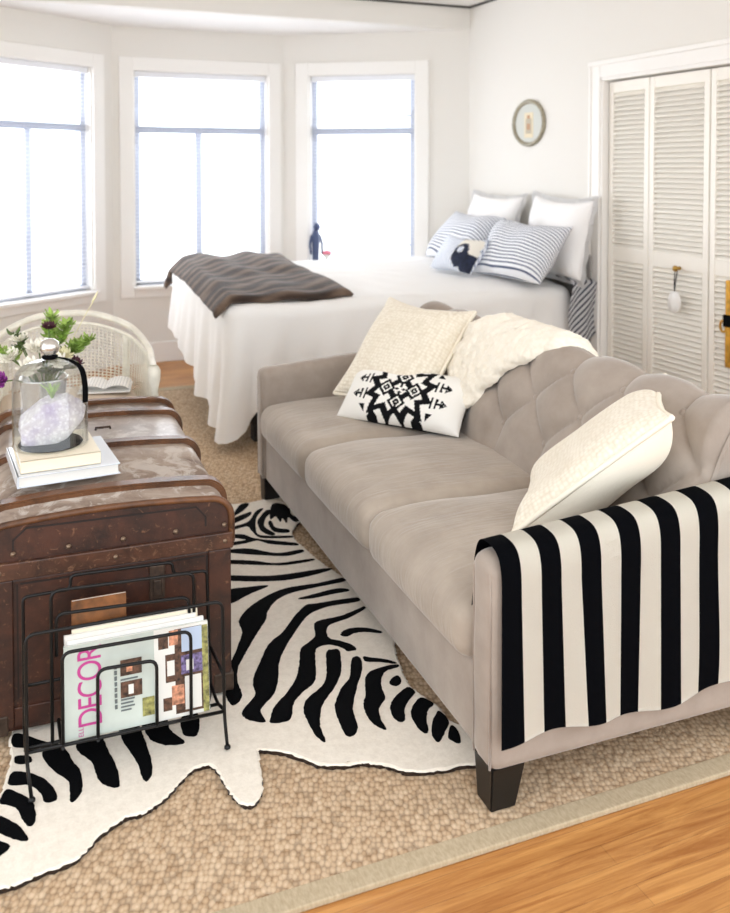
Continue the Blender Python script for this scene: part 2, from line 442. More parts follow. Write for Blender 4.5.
ZEBRA_STRIPES = [
    [(0.928,3.589),(0.98,3.675),(1.016,3.671),(0.974,3.608),(0.921,3.563)] ,
    [(0.91,3.534),(0.995,3.58),(0.979,3.538),(0.902,3.49)] ,
    [(0.892,3.457),(0.959,3.481),(1.019,3.577),(1.057,3.595),(1.005,3.516),(0.972,3.413),(0.968,3.334),(1.073,3.284),(1.066,3.269),(0.965,3.311),(0.949,3.388),(0.944,3.439),(0.886,3.429)] ,
    [(1.007,3.494),(1.062,3.57),(1.081,3.551),(1.036,3.492),(1.007,3.408),(1.026,3.329),(1.006,3.318),(0.985,3.366),(0.988,3.437)] ,
    [(1.103,3.623),(1.146,3.612),(1.157,3.553),(1.145,3.49),(1.16,3.429),(1.134,3.408),(1.124,3.466),(1.099,3.412),(1.099,3.465),(1.079,3.431),(1.08,3.495),(1.05,3.475)] ,
    [(1.031,3.44),(1.048,3.455),(1.045,3.382),(1.085,3.345),(1.075,3.319),(1.027,3.349)] ,
    [(0.857,3.39),(0.911,3.364),(0.937,3.318),(0.998,3.268),(1.072,3.212),(1.065,3.192),(0.982,3.241),(0.944,3.291),(0.898,3.286),(0.831,3.288),(0.838,3.313),(0.906,3.315),(0.851,3.365)] ,
    [(0.822,3.252),(0.897,3.23),(0.978,3.154),(1.066,3.149),(1.073,3.128),(1.011,3.118),(0.946,3.146),(0.816,3.228)] ,
    [(0.8,3.164),(0.882,3.124),(0.953,3.073),(1.076,3.059),(1.078,3.044),(0.987,3.045),(0.929,3.066),(0.793,3.137)] ,
    [(0.769,3.043),(0.867,2.998),(0.944,2.977),(1.097,2.965),(1.112,2.947),(0.999,2.93),(0.899,2.944),(0.76,3.007)] ,
    [(0.741,2.935),(0.807,2.933),(0.874,2.917),(0.8,2.884),(0.719,2.846)] ,
    [(1.131,2.866),(1.12,2.874),(1.033,2.868),(0.932,2.876),(0.857,2.852),(0.784,2.804),(0.731,2.745),(0.715,2.7),(0.711,2.651),(0.669,2.56),(0.624,2.474),(0.586,2.367),(0.585,2.303),(0.599,2.297),(0.624,2.331),(0.629,2.399),(0.644,2.455),(0.667,2.499),(0.744,2.618),(0.801,2.701),(0.818,2.742),(0.861,2.8),(0.918,2.834),(1.003,2.843),(1.123,2.846)] ,
    [(0.941,2.791),(0.987,2.797),(1.073,2.806),(1.109,2.793),(1.112,2.774),(1.054,2.776),(0.992,2.773),(0.948,2.781)] ,
    [(1.121,2.719),(1.063,2.729),(0.984,2.734),(0.946,2.736),(0.887,2.679),(0.825,2.603),(0.767,2.554),(0.717,2.473),(0.67,2.387),(0.657,2.318),(0.613,2.27),(0.601,2.244),(0.613,2.215),(0.648,2.193),(0.648,2.238),(0.663,2.263),(0.701,2.299),(0.732,2.355),(0.761,2.438),(0.801,2.51),(0.877,2.611),(0.938,2.677),(1.012,2.701),(1.111,2.694)] ,
    [(1.118,2.655),(1.091,2.646),(1.024,2.627),(0.945,2.624),(0.924,2.591),(0.911,2.547),(0.882,2.517),(0.846,2.491),(0.819,2.424),(0.79,2.361),(0.745,2.3),(0.69,2.247),(0.665,2.204),(0.66,2.184),(0.688,2.174),(0.714,2.183),(0.742,2.244),(0.775,2.277),(0.831,2.324),(0.878,2.455),(0.906,2.483),(0.94,2.475),(0.964,2.442),(0.969,2.425),(0.996,2.424),(0.993,2.453),(0.969,2.486),(0.945,2.514),(0.951,2.555),(0.974,2.589),(1.042,2.606),(1.111,2.638)] ,
    [(0.909,2.442),(0.93,2.45),(0.947,2.442),(0.939,2.406),(0.911,2.331),(0.867,2.268),(0.821,2.22),(0.797,2.184),(0.772,2.123),(0.764,2.06),(0.754,2.068),(0.748,2.108),(0.752,2.185),(0.765,2.225),(0.789,2.252),(0.841,2.289),(0.87,2.338)] ,
    [(0.961,2.375),(0.982,2.388),(0.987,2.364),(0.97,2.317),(0.938,2.268),(0.888,2.182),(0.872,2.143),(0.861,2.086),(0.844,2.059),(0.825,2.052),(0.819,2.07),(0.822,2.111),(0.834,2.177),(0.849,2.208),(0.886,2.26),(0.923,2.295)] ,
    [(0.984,2.514),(0.989,2.529),(1.007,2.541),(1.035,2.542),(1.071,2.527),(1.105,2.492),(1.1,2.482),(1.062,2.505),(1.027,2.513),(1.001,2.503)] ,
    [(1.001,2.38),(1.016,2.368),(1.057,2.337),(1.074,2.314),(1.066,2.311),(1.032,2.336),(1.002,2.349),(0.995,2.363)] ,
    [(1.074,2.302),(1.038,2.308),(0.986,2.299),(0.959,2.269),(0.936,2.21),(0.907,2.156),(0.899,2.096),(0.906,2.063),(0.922,2.043),(0.926,2.089),(0.941,2.132),(0.975,2.169),(0.986,2.218),(1.005,2.26),(1.031,2.286),(1.069,2.291)] ,
    [(1.016,2.23),(1.034,2.248),(1.052,2.249),(1.048,2.222),(1.03,2.207),(1.016,2.215)] ,
    [(1.054,2.189),(1.061,2.162),(1.035,2.139),(1.003,2.106),(0.984,2.064),(0.968,2.056),(0.96,2.079),(0.968,2.121),(0.995,2.156),(1.025,2.177)] ,
    [(1.063,2.132),(1.082,2.095),(1.055,2.075),(1.034,2.039),(1.02,2.002),(1.007,1.99),(0.999,2.019),(1.006,2.073),(1.027,2.105)] ,
    [(1.081,2.059),(1.084,2.013),(1.061,1.984),(1.022,1.947),(1.019,1.977),(1.04,2.019),(1.058,2.042)] ,
    [(1.082,1.993),(1.086,1.965),(1.073,1.929),(1.061,1.925),(1.051,1.951),(1.062,1.971)] ,
    [(0.047,2.383),(0.067,2.384),(0.119,2.33),(0.159,2.298),(0.148,2.292),(0.091,2.317),(0.048,2.339)] ,
    [(0.051,2.295),(0.081,2.286),(0.087,2.264),(0.076,2.258),(0.052,2.268)] ,
    [(0.041,2.235),(0.062,2.232),(0.099,2.2),(0.122,2.162),(0.132,2.126),(0.131,2.1),(0.108,2.103),(0.101,2.136),(0.077,2.177),(0.034,2.195)] ,
    [(0.029,2.18),(0.055,2.155),(0.08,2.118),(0.086,2.076),(0.083,2.046),(0.071,2.037),(0.06,2.061),(0.049,2.104),(0.03,2.126),(0.014,2.142)] ,
    [(0.01,2.095),(0.033,2.073),(0.055,2.039),(0.067,2.003),(0.061,1.995),(0.039,2.012),(0.009,2.049)] ,
    [(-0.002,2.033),(0.013,2.015),(0.031,1.992),(0.012,1.971),(-0.003,1.972)] ,
    [(0.112,2.285),(0.136,2.314),(0.165,2.278),(0.178,2.222),(0.191,2.179),(0.187,2.107),(0.161,2.08),(0.163,2.151),(0.141,2.193),(0.12,2.239)] ,
    [(0.191,2.267),(0.204,2.31),(0.249,2.299),(0.26,2.238),(0.27,2.179),(0.272,2.127),(0.267,2.09),(0.243,2.103),(0.226,2.139),(0.22,2.201)] ,
    [(0.299,2.267),(0.3,2.343),(0.339,2.344),(0.349,2.25),(0.352,2.173),(0.346,2.108),(0.328,2.083),(0.322,2.11),(0.32,2.156),(0.307,2.223)] ,
    [(0.362,2.244),(0.356,2.328),(0.414,2.321),(0.416,2.255),(0.44,2.191),(0.4,2.196),(0.376,2.218)] ,
    [(0.444,2.247),(0.454,2.295),(0.494,2.296),(0.49,2.254),(0.48,2.22),(0.469,2.205),(0.447,2.217)] ,
]
KN1C, KN1X, KN1Y = (1.57, 3.302, .695), (.445, -.887, -.033), (.708, -.127, .568)
KN2C, KN2X, KN2Y = (1.565, 2.05, .665), (-.637, -.771, .015), (.232, -.375, .361)
LUC, LUX, LUY = (1.49, 3.12, .56), (.589, -.802, -.003), (.602, .333, .684)

# ------------------------------------------------------------------ the setting
XW, YB, YC = 3.36, 5.935, 6.77          # right wall, back wall, centre of the bay
ZC, ZBAY = 2.645, 2.485
BR, BC1, BC0 = Vector((3.36, 5.935)), Vector((2.165, 6.77)), Vector((.86, 6.77))
BL = Vector((-.335, 5.935))

bm = B(); box(bm, -2.2, 3.5, -1.2, 7.1, -.06, 0); struct('floor', bm, 'planks')
bm = B(); box(bm, -2.2, 3.5, .4, 6.1, ZC + .012, ZC + .1); struct('ceiling', bm, 'ceil')
# bay ceiling at the height of the header's lower edge
bm = B()
pts = [BL + Vector((0, .06)), Vector((XW, YB + .06)), BC1 + Vector((.1, .1)), BC0 + Vector((-.1, .1))]
lo = [bm.verts.new((p.x, p.y + .0, ZBAY)) for p in pts]; hi = [bm.verts.new((p.x, p.y, ZBAY + .06)) for p in pts]
bm.faces.new(lo[::-1]); bm.faces.new(hi)
for i in range(4): bm.faces.new((lo[i], lo[(i + 1) % 4], hi[(i + 1) % 4], hi[i]))
struct('ceiling_bay', bm, 'ceil')
bm = B(); box(bm, -2.2, XW + .12, YB, YB + .12, ZBAY + .001, ZC); struct('wall_header', bm, 'wall')
bm = B(); box(bm, -2.2, BL.x, YB, YB + .12, 0, ZBAY); struct('wall_back', bm, 'wall')
bm = B(); box(bm, -2.2, -2.1, 3.2, YB, 0, ZC); struct('wall_left', bm, 'wall')
# right wall with the closet opening
OY0, OY1, OZ = 2.36, 4.345, 1.968
bm = B()
box(bm, XW, XW + .12, OY1, YB + .12, 0, ZC); box(bm, XW, XW + .12, OY0, OY1, OZ, ZC); box(bm, XW, XW + .12, 1.2, OY0, 0, ZC)
struct('wall_right', bm, 'wall')
bm = B(); box(bm, XW + .6, XW + .64, OY0 - .2, OY1 + .2, 0, ZC); box(bm, XW + .12, XW + .6, OY1 + .15, OY1 + .2, 0, ZC); box(bm, XW + .12, XW + .6, OY0 - .2, OY0 - .15, 0, ZC); box(bm, XW + .12, XW + .6, OY0 - .15, OY1 + .15, ZC - .05, ZC); box(bm, XW + .12, XW + .6, OY0 - .15, OY1 + .15, -.05, .0)
struct('wall_closet', bm, 'wall')  # unseen closet sides and top, added to keep the interior dark
# thin dark strip for the picture rail gap under the ceiling
bm = B(); box(bm, -2.1, XW - .006, YB - .012, YB, ZC - .004, ZC + .011); box(bm, XW - .012, XW, 1.2, YB - .012, ZC - .004, ZC + .011)
struct('trim_4', bm, 'darkline')
# closet casing
bm = B()
def casing_y(bm, y0, y1, z0, z1):
    box(bm, XW - .022, XW, y0, y1, z0, z1, bev=.004)
casing_y(bm, OY1 + .012, OY1 + .1, 0, OZ + .1); casing_y(bm, OY0 - .1, OY0 - .012, 0, OZ + .1)
casing_y(bm, OY0 - .012, OY1 + .012, OZ + .012, OZ + .1)
box(bm, XW - .034, XW, OY0 - .11, OY1 + .112, OZ + .084, OZ + .112, bev=.004)
box(bm, XW - .03, XW, OY1 + .088, OY1 + .108, 0, OZ + .1, bev=.004)
box(bm, XW - .012, XW + .12, OY1 - .006, OY1 + .014, 0, OZ)                 # jamb
box(bm, XW - .012, XW + .12, OY0 - .012, OY1 + .012, OZ - .006, OZ + .014)
struct('trim_5', bm, 'trimw')
bm = B(); box(bm, XW - .016, XW, OY1 + .115, YB - .02, 0, .14, bev=.005); struct('baseboard_right', bm, 'trimw')

def wallmat(p0, p1):
    """matrix: local x along p0->p1 on the floor, local y into the wall (away from the room)"""
    d = (p1 - p0); L = d.length; d.normalize(); n = Vector((-d.y, d.x))
    return Matrix(((d.x, n.x, 0, p0.x), (d.y, n.y, 0, p0.y), (0, 0, 1, 0), (0, 0, 0, 1))), L

def bay_wall(side, num, p0, p1, a, b, z0=.575, z1=2.165, mull=True):
    """one wall of the bay with a window opening from a to b along it"""
    m4, L = wallmat(p0, p1); bm = B(); T = .12
    box(bm, -.02, a, 0, T, 0, ZBAY + .02, mat4=m4); box(bm, b, L + .02, 0, T, 0, ZBAY + .02, mat4=m4)
    box(bm, a, b, 0, T, 0, z0, mat4=m4); box(bm, a, b, 0, T, z1, ZBAY + .02, mat4=m4)
    struct('wall_' + side, bm, 'wall')
    bm = B(); box(bm, .02, L - .02, -.016, 0, 0, .15, bev=.005, mat4=m4); struct('baseboard_' + side, bm, 'trimw')
    w = structroot('window_%d' % num)
    bm = B(); c = .1
    box(bm, a - c, a, -.022, .0, z0 - c * .85, z1 + c, bev=.004, mat4=m4); box(bm, b, b + c, -.022, 0, z0 - c * .85, z1 + c, bev=.004, mat4=m4)
    box(bm, a, b, -.022, 0, z1, z1 + c, bev=.004, mat4=m4); box(bm, a, b, -.02, 0, z0 - c * .85, z0 - .012, bev=.004, mat4=m4)
    box(bm, a - .012, b + .012, -.075, .06, z0 - .02, z0 + .004, bev=.004, mat4=m4)
    for (x0, x1) in ((a, a + .012), (b - .012, b)): box(bm, x0, x1, 0, T, z0, z1, mat4=m4)
    struct('window_frame', bm, 'trimw', w)
    # sash: outer frame, transom bar and one or two lower casements
    bm = B(); y0, y1 = .062, .1; zt = 1.735; s = .042
    aa, bb = a + .012, b - .012
    box(bm, aa, aa + s, y0, y1, z0, z1, mat4=m4); box(bm, bb - s, bb, y0, y1, z0, z1, mat4=m4)
    box(bm, aa, bb, y0, y1, z1 - s, z1, mat4=m4); box(bm, aa, bb, y0, y1, z0, z0 + s, mat4=m4)
    box(bm, aa, bb, y0 - .006, y1, zt - .024, zt + .024, mat4=m4)
    if mull:
        mx = aa + (bb - aa) * mull; box(bm, mx - .024, mx + .024, y0, y1, z0, zt, mat4=m4)
    struct('window_sash', bm, 'sash', w)
    bm = B(); box(bm, aa + s, bb - s, .078, .082, z0 + s, z1 - s, mat4=m4); struct('window_pane', bm, 'pane', w)
    return m4, L, w

# local x runs so that local y points away from the room
m_c, L_c, win2 = bay_wall('bay_centre', 2, BC1 * 0 + BC0, BC1, .15, 1.18, mull=.48)
m_r, L_r, win3 = bay_wall('bay_right', 3, BC1, BR, .206, 1.05, mull=0)
m_l, L_l, win1 = bay_wall('bay_left', 1, BL, BC0, .2, 1.27, mull=.54)
# latches on the right window's sash edge
for z in (1.85, .86):
    bm = B(); box(bm, 1.01, 1.038, .02, .062, z - .035, z + .035, bev=.004, mat4=m_r); box(bm, .965, 1.03, .03, .045, z - .008, z + .008, bev=.003, mat4=m_r)
    struct('window_latch', bm, 'navy' if False else 'sash', win3)

def blind(m4, a, b, z0, z1, label):
    org = m4 @ Vector((0, .022, z1))
    t = thing('venetian_blind', label, 'blind', org, math.atan2(m4[1][0], m4[0][0]), 'white venetian blinds in the bay windows')
    bm = B(); box(bm, a, b, .0, .036, -.045, -.001, bev=.003); obj('headrail', bm, 'blind', t)
    bm = B(); n = int((z1 - z0 - .09) / .028)
    for k in range(n):
        z = -.07 - k * .028
        grid(bm, 1, 4, lambda u, v: Vector((a + .004 + (b - a - .008) * u, .004 + .026 * v, z + .0022 * (1 - (2 * v - 1) ** 2))))
    obj('slat', bm, 'blind', t)['kind'] = 'stuff'
    bm = B()
    for x in (a + .1, (a + b) / 2, b - .1): tube(bm, [(x, .017, -.05), (x, .017, z0 - z1 + .03)], .0008, 4)
    obj('ladder_cord', bm, 'blind', t)
    bm = B(); box(bm, a + .002, b - .002, .002, .03, z0 - z1 + .012, z0 - z1 + .03, bev=.004); obj('bottom_rail', bm, 'blind', t)
blind(m_l, .215, 1.255, .58, 2.165, 'white venetian blind in the left bay window above the cane chair')
blind(m_c, .165, 1.165, .58, 2.165, 'white venetian blind in the middle bay window beyond the brown throw')
blind(m_r, .22, 1.036, .58, 2.165, 'white venetian blind in the right bay window beside the bed pillows')

# louvered closet doors
def louver_door(num, y1, y0, z0=.02, z1=1.952, mid=(.91, .985)):
    x0, x1 = XW + .028, XW + .058; d = structroot('door_%d' % num); bm = B(); s = .036
    y1 -= .003; y0 += .003
    box(bm, x0, x1, y0, y0 + s, z0, z1, bev=.003); box(bm, x0, x1, y1 - s, y1, z0, z1, bev=.003)
    for a, b in ((z0, z0 + .13), mid, (z1 - .062, z1)): box(bm, x0 + .002, x1 - .002, y0 + s, y1 - s, a, b)
    struct('door_frame', bm, 'door', d)
    bm = B()
    for a, b in ((z0 + .13, mid[0]), (mid[1], z1 - .062)):
        n = int((b - a) / .0272); st = (b - a) / n
        for k in range(n):
            z = a + (k + .5) * st
            vs = []
            m4 = Matrix.Translation((x0 + .014, 0, z)) @ Matrix.Rotation(R(-50), 4, 'Y')
            box(bm, -.0165, .0165, y0 + s - .002, y1 - s + .002, -.0025, .0025, mat4=m4)
    struct('louver', bm, 'door', d)
    return d
for i, (a, b) in enumerate(((4.331, 3.982), (3.982, 3.53), (3.526, 3.06), (3.06, 2.6))): louver_door(i + 1, a, b)
d2 = bpy.data.objects['door_2']
bm = B(); kp = Matrix.Translation((XW + .03, 3.735, .918)) @ Matrix.Rotation(-PI / 2, 4, 'Y')
lathe(bm, [(.0, 0), (.011, 0), (.009, .012), (.008, .018), (.016, .026), (.017, .034), (.011, .041), (0, .043)], 20, mat4=kp)
struct('door_knob', bm, 'brass', d2)

# white ceramic ornament hanging from the knob
t = thing('hanging_ornament', 'round white ceramic ornament hanging on a dark ribbon from the closet knob', 'ornament', (XW - .002, 3.735, .74))
bm = B(); lathe(bm, [(0, -.01), (.02, -.009), (.046, -.005), (.05, 0), (.046, .005), (.02, .009), (0, .01)], 32, mat4=Matrix.Translation((-.002, 0, 0)) @ Matrix.Rotation(PI / 2, 4, 'Y') @ Matrix.Scale(1.18, 4, (1, 0, 0)))
obj('disc', bm, 'white', t)
bm = B()
tube(bm, [(-.002, 0, .055), (.0, -.004, .1), (.008, -.009, .165), (.006, 0, .188), (.008, .009, .165), (0, .004, .1), (-.002, 0, .055)], .0028, 6)
obj('ribbon', bm, 'ribbon', t)

# oval picture on the right wall
t = thing('oval_picture', 'small oval framed picture in an aged green-grey frame on the white wall', 'picture', (XW, 5.125, 1.75))
ry, rz = .185, .152
def oval_ring(bm, prof, seg=56):
    rings = []
    for (d, x) in prof: rings.append([bm.verts.new((-x, (ry + d) * math.cos(2 * PI * k / seg), (rz + d) * math.sin(2 * PI * k / seg))) for k in range(seg)])
    for a, b in zip(rings, rings[1:]):
        for k in range(seg): f = bm.faces.new((a[k], b[k], b[(k + 1) % seg], a[(k + 1) % seg])); f.smooth = True
bm = B(); oval_ring(bm, [(.005, .001), (.006, .012), (.0, .022), (-.012, .022), (-.022, .012), (-.024, .006)])
NTf = leather('aged_sage_gilt', (128, 120, 100), (160, 152, 130), (206, 198, 172), .56, .4, 40); obj('frame', bm, NTf, t)
bm = B(); vs = [bm.verts.new((-.007, (ry - .022) * math.cos(2 * PI * k / 56), (rz - .022) * math.sin(2 * PI * k / 56))) for k in range(56)]; bm.faces.new(vs)
box(bm, -.0085, -.007, -.052, .052, -.098, .07, 1); box(bm, -.0095, -.0085, -.034, .034, -.07, .03, 2); box(bm, -.0095, -.0085, -.016, .016, .03, .052, 3)
box(bm, -.0102, -.0095, -.02, .02, -.045, -.005, 3)
MAT['mat1'] = M('pale_blue_mat', (206, 208, 202), .8); MAT['mat2'] = M('cream_print', (226, 214, 186), .8); MAT['mat3'] = M('faded_print', (190, 180, 160), .8); MAT['mat4'] = M('rose_print', (190, 150, 120), .8)
obj('print', bm, ['mat1', 'mat2', 'mat3', 'mat4'], t)

# gilt object at the right border: hanging frame with a black clasp
t = thing('gilt_mirror', 'gold-edged dark frame with a black band hanging on the louvered closet door', 'mirror', (XW + .025, 3.35, .665))
bm = B()
for (a, b, c, d) in ((-.14, .02, .2, .232), (-.14, .02, -.2, -.168)): box(bm, -.024, 0, a, b, c, d, bev=.004)
box(bm, -.026, 0, .0, .034, -.2, .232, bev=.005); box(bm, -.026, 0, -.17, -.138, -.2, .232, bev=.005)
tube(bm, [(-.018 + .012 * math.cos(a) * 0, .052 + .02 * math.cos(a), -.0 + .028 * math.sin(a)) for a in [2 * PI * k / 20 for k in range(20)]], .006, 8, True)
obj('frame', bm, 'gold', t)
bm = B(); box(bm, -.014, -.002, -.142, .004, -.17, .2); obj('panel', bm, 'darkwood', t)
bm = B(); box(bm, -.034, -.001, -.175, .042, .002, .062, bev=.005); obj('band', bm, 'ribbon', t)

# ------------------------------------------------------------------ floor coverings
t = thing('area_rug', 'large tan woven sisal rug with a pale canvas border on the oak floor', 'rug', (0, 1.632, 0), R(-1.2))
bm = B(); box(bm, -2.1, 3.1, .045, 4.22, .0005, .0115); obj('woven_field', bm, 'sisal', t)
bm = B(); box(bm, -2.15, 3.15, 0, .052, .0005, .0135, bev=.003); box(bm, -2.15, 3.15, 4.21, 4.295, .0005, .0135, bev=.003)
box(bm, 3.07, 3.15, .052, 4.21, .0005, .0135, bev=.003); box(bm, -2.15, -2.07, .052, 4.21, .0005, .0135, bev=.003)
obj('border', bm, 'binding', t)

bm = B()
def furpoly(bm, pts, ztop, zbot, mi, side, n, step, jit, seed, flare=0):
    sm = [(p.x, p.y) for p in catmull([(*q, 0) for q in pts], True, n)]
    rs = [(p.x, p.y) for p in resample(sm, step, jit, seed)]
    vs = poly_face(bm, rs, ztop, mi); N = len(vs); low = []
    area = sum(rs[i][0] * rs[(i + 1) % N][1] - rs[(i + 1) % N][0] * rs[i][1] for i in range(N)); sg = 1 if area > 0 else -1
    for i in range(N):
        a, b = Vector(rs[i - 1]), Vector(rs[(i + 1) % N]); d = b - a; d = d.normalized() if d.length else Vector((1, 0))
        o = Vector((d.y, -d.x)) * sg * flare * rnd.uniform(.5, 1.6); low.append(bm.verts.new((rs[i][0] + o.x, rs[i][1] + o.y, zbot)))
    for i in range(N):
        j = (i + 1) % N
        q = (vs[i], low[i], low[j], vs[j])
        f = bm.faces.new(q if sg > 0 else q[::-1]); f.material_index = side
furpoly(bm, ZEBRA_OUTLINE, .0255, .022, 0, 0, 5, .006, .0018, 3, .005); furpoly(bm, ZEBRA_OUTLINE, .022, .0125, 2, 2, 5, .006, .0022, 4, .003)
for k, s in enumerate(ZEBRA_STRIPES): furpoly(bm, s, .0268, .0253, 1, 1, 5, .006, .0009, 10 + k, .0006)
zr = obj('zebra_rug', bm, ['zwhite', 'zblack', 'zedge'])
tag(zr, 'black and white zebra hide shaped rug lying on the woven sisal rug', 'rug')

# ------------------------------------------------------------------ sofa
SX, SY, SR = 1.005, 1.675, R(-2)
SM = Matrix.Translation((SX, SY, 0)) @ Matrix.Rotation(SR, 4, 'Z')
LEN = 2.1
sofa = thing('sofa', 'taupe velvet three seat sofa with a button tufted back and dark tapered legs', 'sofa', (SX, SY, .0115), SR)
Z0 = .0115
ZT = Matrix.Translation((0, 0, -Z0))
def sobj(name, bm, m, smooth=False):
    bmesh.ops.transform(bm, matrix=ZT, verts=bm.verts); return obj(name, bm, m, sofa, smooth)
bm = B(); softbox(bm, .84, LEN - .17, .2, .018, off=(.018 + .42, LEN / 2, .21), n=(6, 16, 2)); sobj('base', bm, 'velvet')
for (y0, s) in ((0, 1), (LEN - .1, -1)):
    def dsp(v, q): return (0.004 * noise.noise(Vector((v.x * 6, v.y * 6, v.z * 6))), 0, .012 * (1 if q[2] > 0 else 0) * (1 - q[1] ** 2) + .032 * max(0, q[2]) * q[0])
    bm = B(); softbox(bm, .87, .1, .5, .032, dsp, (12, 2, 8), (.435, y0 + .05, .36)); a = sobj('arm', bm, 'velvet')
    # piped seam round the front panel
    bm = B(); tube(bm, rectwire([(.006, y0 + .012, .12), (.006, y0 + .012, .568), (.006, y0 + .088, .568), (.006, y0 + .088, .12)], .03), .0032, 6)
    bmesh.ops.transform(bm, matrix=ZT, verts=bm.verts); obj('seam', bm, 'velvet', a)
def seat(y0, y1, seed):
    w = y1 - y0
    def dsp(v, q):
        e = (1 - q[0] ** 2) * (1 - q[1] ** 2)
        top = max(0, q[2])
        fr = max(0, -q[0]) ** 6
        return (-.012 * fr * (1 - q[1] ** 2) * (1 - abs(q[2])), 0, top * (.022 * e - .016 * max(0, -q[0]) ** 5 + .006 * noise.noise(Vector((v.x * 5, v.y * 9 + seed * 7, seed)))))
    bm = B(); softbox(bm, .67, w - .004, .155, .05, dsp, (22, 20, 3), (.665 / 2 - .012, (y0 + y1) / 2, .378), 5)
    o = sobj('seat_cushion', bm, 'seatvelvet')
    bm = B(); z = .424; yy0, yy1 = y0 + .02, y1 - .02
    return o
for i in range(3): seat(.104 + i * .631, .104 + (i + 1) * .631, i + 1)

PROF = catmull([(.585, .36, 0), (.60, .44, 0), (.635, .55, 0), (.675, .65, 0), (.715, .735, 0), (.755, .79, 0), (.80, .812, 0), (.845, .795, 0), (.872, .74, 0), (.882, .6, 0), (.882, .35, 0), (.878, .115, 0)], False, 8)
PL = [0]
for a, b in zip(PROF, PROF[1:]): PL.append(PL[-1] + (b - a).length)
def prof_at(s):
    s = max(0, min(PL[-1] - 1e-6, s))
    for i in range(len(PROF) - 1):
        if PL[i + 1] >= s:
            k = (s - PL[i]) / (PL[i + 1] - PL[i]); p = PROF[i].lerp(PROF[i + 1], k); d = (PROF[i + 1] - PROF[i]).normalized(); return p, Vector((-d.y, d.x, 0))
TA, TB, S0 = .262, .125, .20            # button spacing, row spacing, arc length of the lowest row
def tuft(y, s):
    p = (y - 1.05) / TA; q = (s - S0) / (2 * TB)
    if q < 0: h = abs(math.sin(PI * p)); fade = max(0, 1 + q * 1.8)
    elif q > 1.0:
        h = abs(math.sin(PI * p)); fade = max(0, 1 - max(0, (q - 1.0) * 2 * TB - .03) / .15)
    else: h = math.sqrt(abs(math.sin(PI * (p + q)) * math.sin(PI * (p - q)))); fade = 1
    return (h ** .75) * fade - (fade - 1) * .55
def back_pt(y, s, lift=0):
    p, n = prof_at(s); e = min(1, max(0, min(y - .085, 2.015 - y) / .03))
    d = .041 * tuft(y, s) * e - .012 * (1 - e) + lift
    if s > PL[-1] * .62: d = lift
    return Vector((p.x + n.x * d, y, p.y + n.y * d))
bm = B()
grid(bm, 240, 90, lambda u, v: back_pt(.085 + 1.93 * u, PL[-1] * (v ** 1.25)))
bmesh.ops.recalc_face_normals(bm, faces=bm.faces)
# end caps
for y in (.087, 2.013):
    vs = [bm.verts.new((p.x, y, p.y)) for p in PROF]; bm.faces.new(vs if y > 1 else vs[::-1])
bk = sobj('backrest', bm, 'velvet')
for r_, off in ((0, 0), (.5, .5), (1.0, 0)):
    k0 = -4 if off else -3
    for k in range(k0, 4):
        y = 1.05 + (k + off) * TA
        if not .15 < y < 1.95: continue
        p, n = prof_at(S0 + r_ * 2 * TB)
        c = Vector((p.x + n.x * .004, y, p.y + n.y * .004 - Z0))
        b2 = B(); lathe(b2, [(0, -.006), (.012, -.005), (.0135, 0), (.009, .005), (0, .0065)], 14, mat4=Matrix.Translation(c) @ Vector((n.x, 0, n.y)).to_track_quat('Z', 'Y').to_matrix().to_4x4())
        obj('button', b2, 'velvet', bk)
for (x, y) in ((.055, .055), (.055, LEN - .055), (.80, .055), (.80, LEN - .055)):
    bm = B(); a = .043; b = .032
    sx = -.008 if x < .4 else .012
    top = [bm.verts.new((x + i * a, y + j * a, .118)) for i, j in ((-1, -1), (1, -1), (1, 1), (-1, 1))]
    lo = [bm.verts.new((x + i * b + sx, y + j * b, .0125)) for i, j in ((-1, -1), (1, -1), (1, 1), (-1, 1))]
    bm.faces.new(top); bm.faces.new(lo[::-1])
    for i in range(4): bm.faces.new((lo[i], lo[(i + 1) % 4], top[(i + 1) % 4], top[i]))
    bmesh.ops.bevel(bm, geom=bm.edges[:], offset=.003, segments=2, affect='EDGES')
    sobj('leg', bm, 'darkwood')

# striped throw over the near arm
AP = catmull([(.128, .462, 0), (.118, .52, 0), (.112, .59, 0), (.09, .634, 0), (.05, .642, 0), (.008, .632, 0), (-.011, .59, 0), (-.014, .5, 0), (-.016, .36, 0), (-.018, .185, 0)], False, 6)
AL = [0]
for a, b in zip(AP, AP[1:]): AL.append(AL[-1] + (b - a).length)
NS = 15
def throw_pt(u, v):
    s = v * AL[-1]; x = .02 + .84 * (u + .12 * (u * u - u))
    for i in range(len(AP) - 1):
        if AL[i + 1] >= s - 1e-9:
            k = (s - AL[i]) / (AL[i + 1] - AL[i]); p = AP[i].lerp(AP[i + 1], k); break
    hang = max(0, (v - .5) / .5)
    x += hang * (.014 * math.sin(u * 7) + .02 * u - .01) + (.016 * math.sin(v * 9) * max(0, u - .6) * 2)
    y = p.x - hang * (.006 + .010 * math.sin(u * 23 + 1) + .006 * math.sin(u * 11))
    z = p.y + hang * (.012 * math.sin(u * 9 + .4) + .02 * u) * (v > .9) * (v - .9) * 10 + (-.032 + .066 * x / .87) * (1 - hang)
    return Vector((x, y, z))
bm = B(); grid(bm, NS * 6, 70, throw_pt, lambda u, v: 0 if int(u * NS) % 2 == 0 else 1)
bmesh.ops.solidify(bm, geom=bm.faces[:], thickness=-.006)
th = obj('striped_throw', bm, ['tblack', 'twhite'], None, True)
th.location = (SX, SY, 0); th.rotation_euler = (0, 0, SR)
tag(th, 'black and white striped knit throw draped over the near arm of the taupe sofa', 'throw blanket')

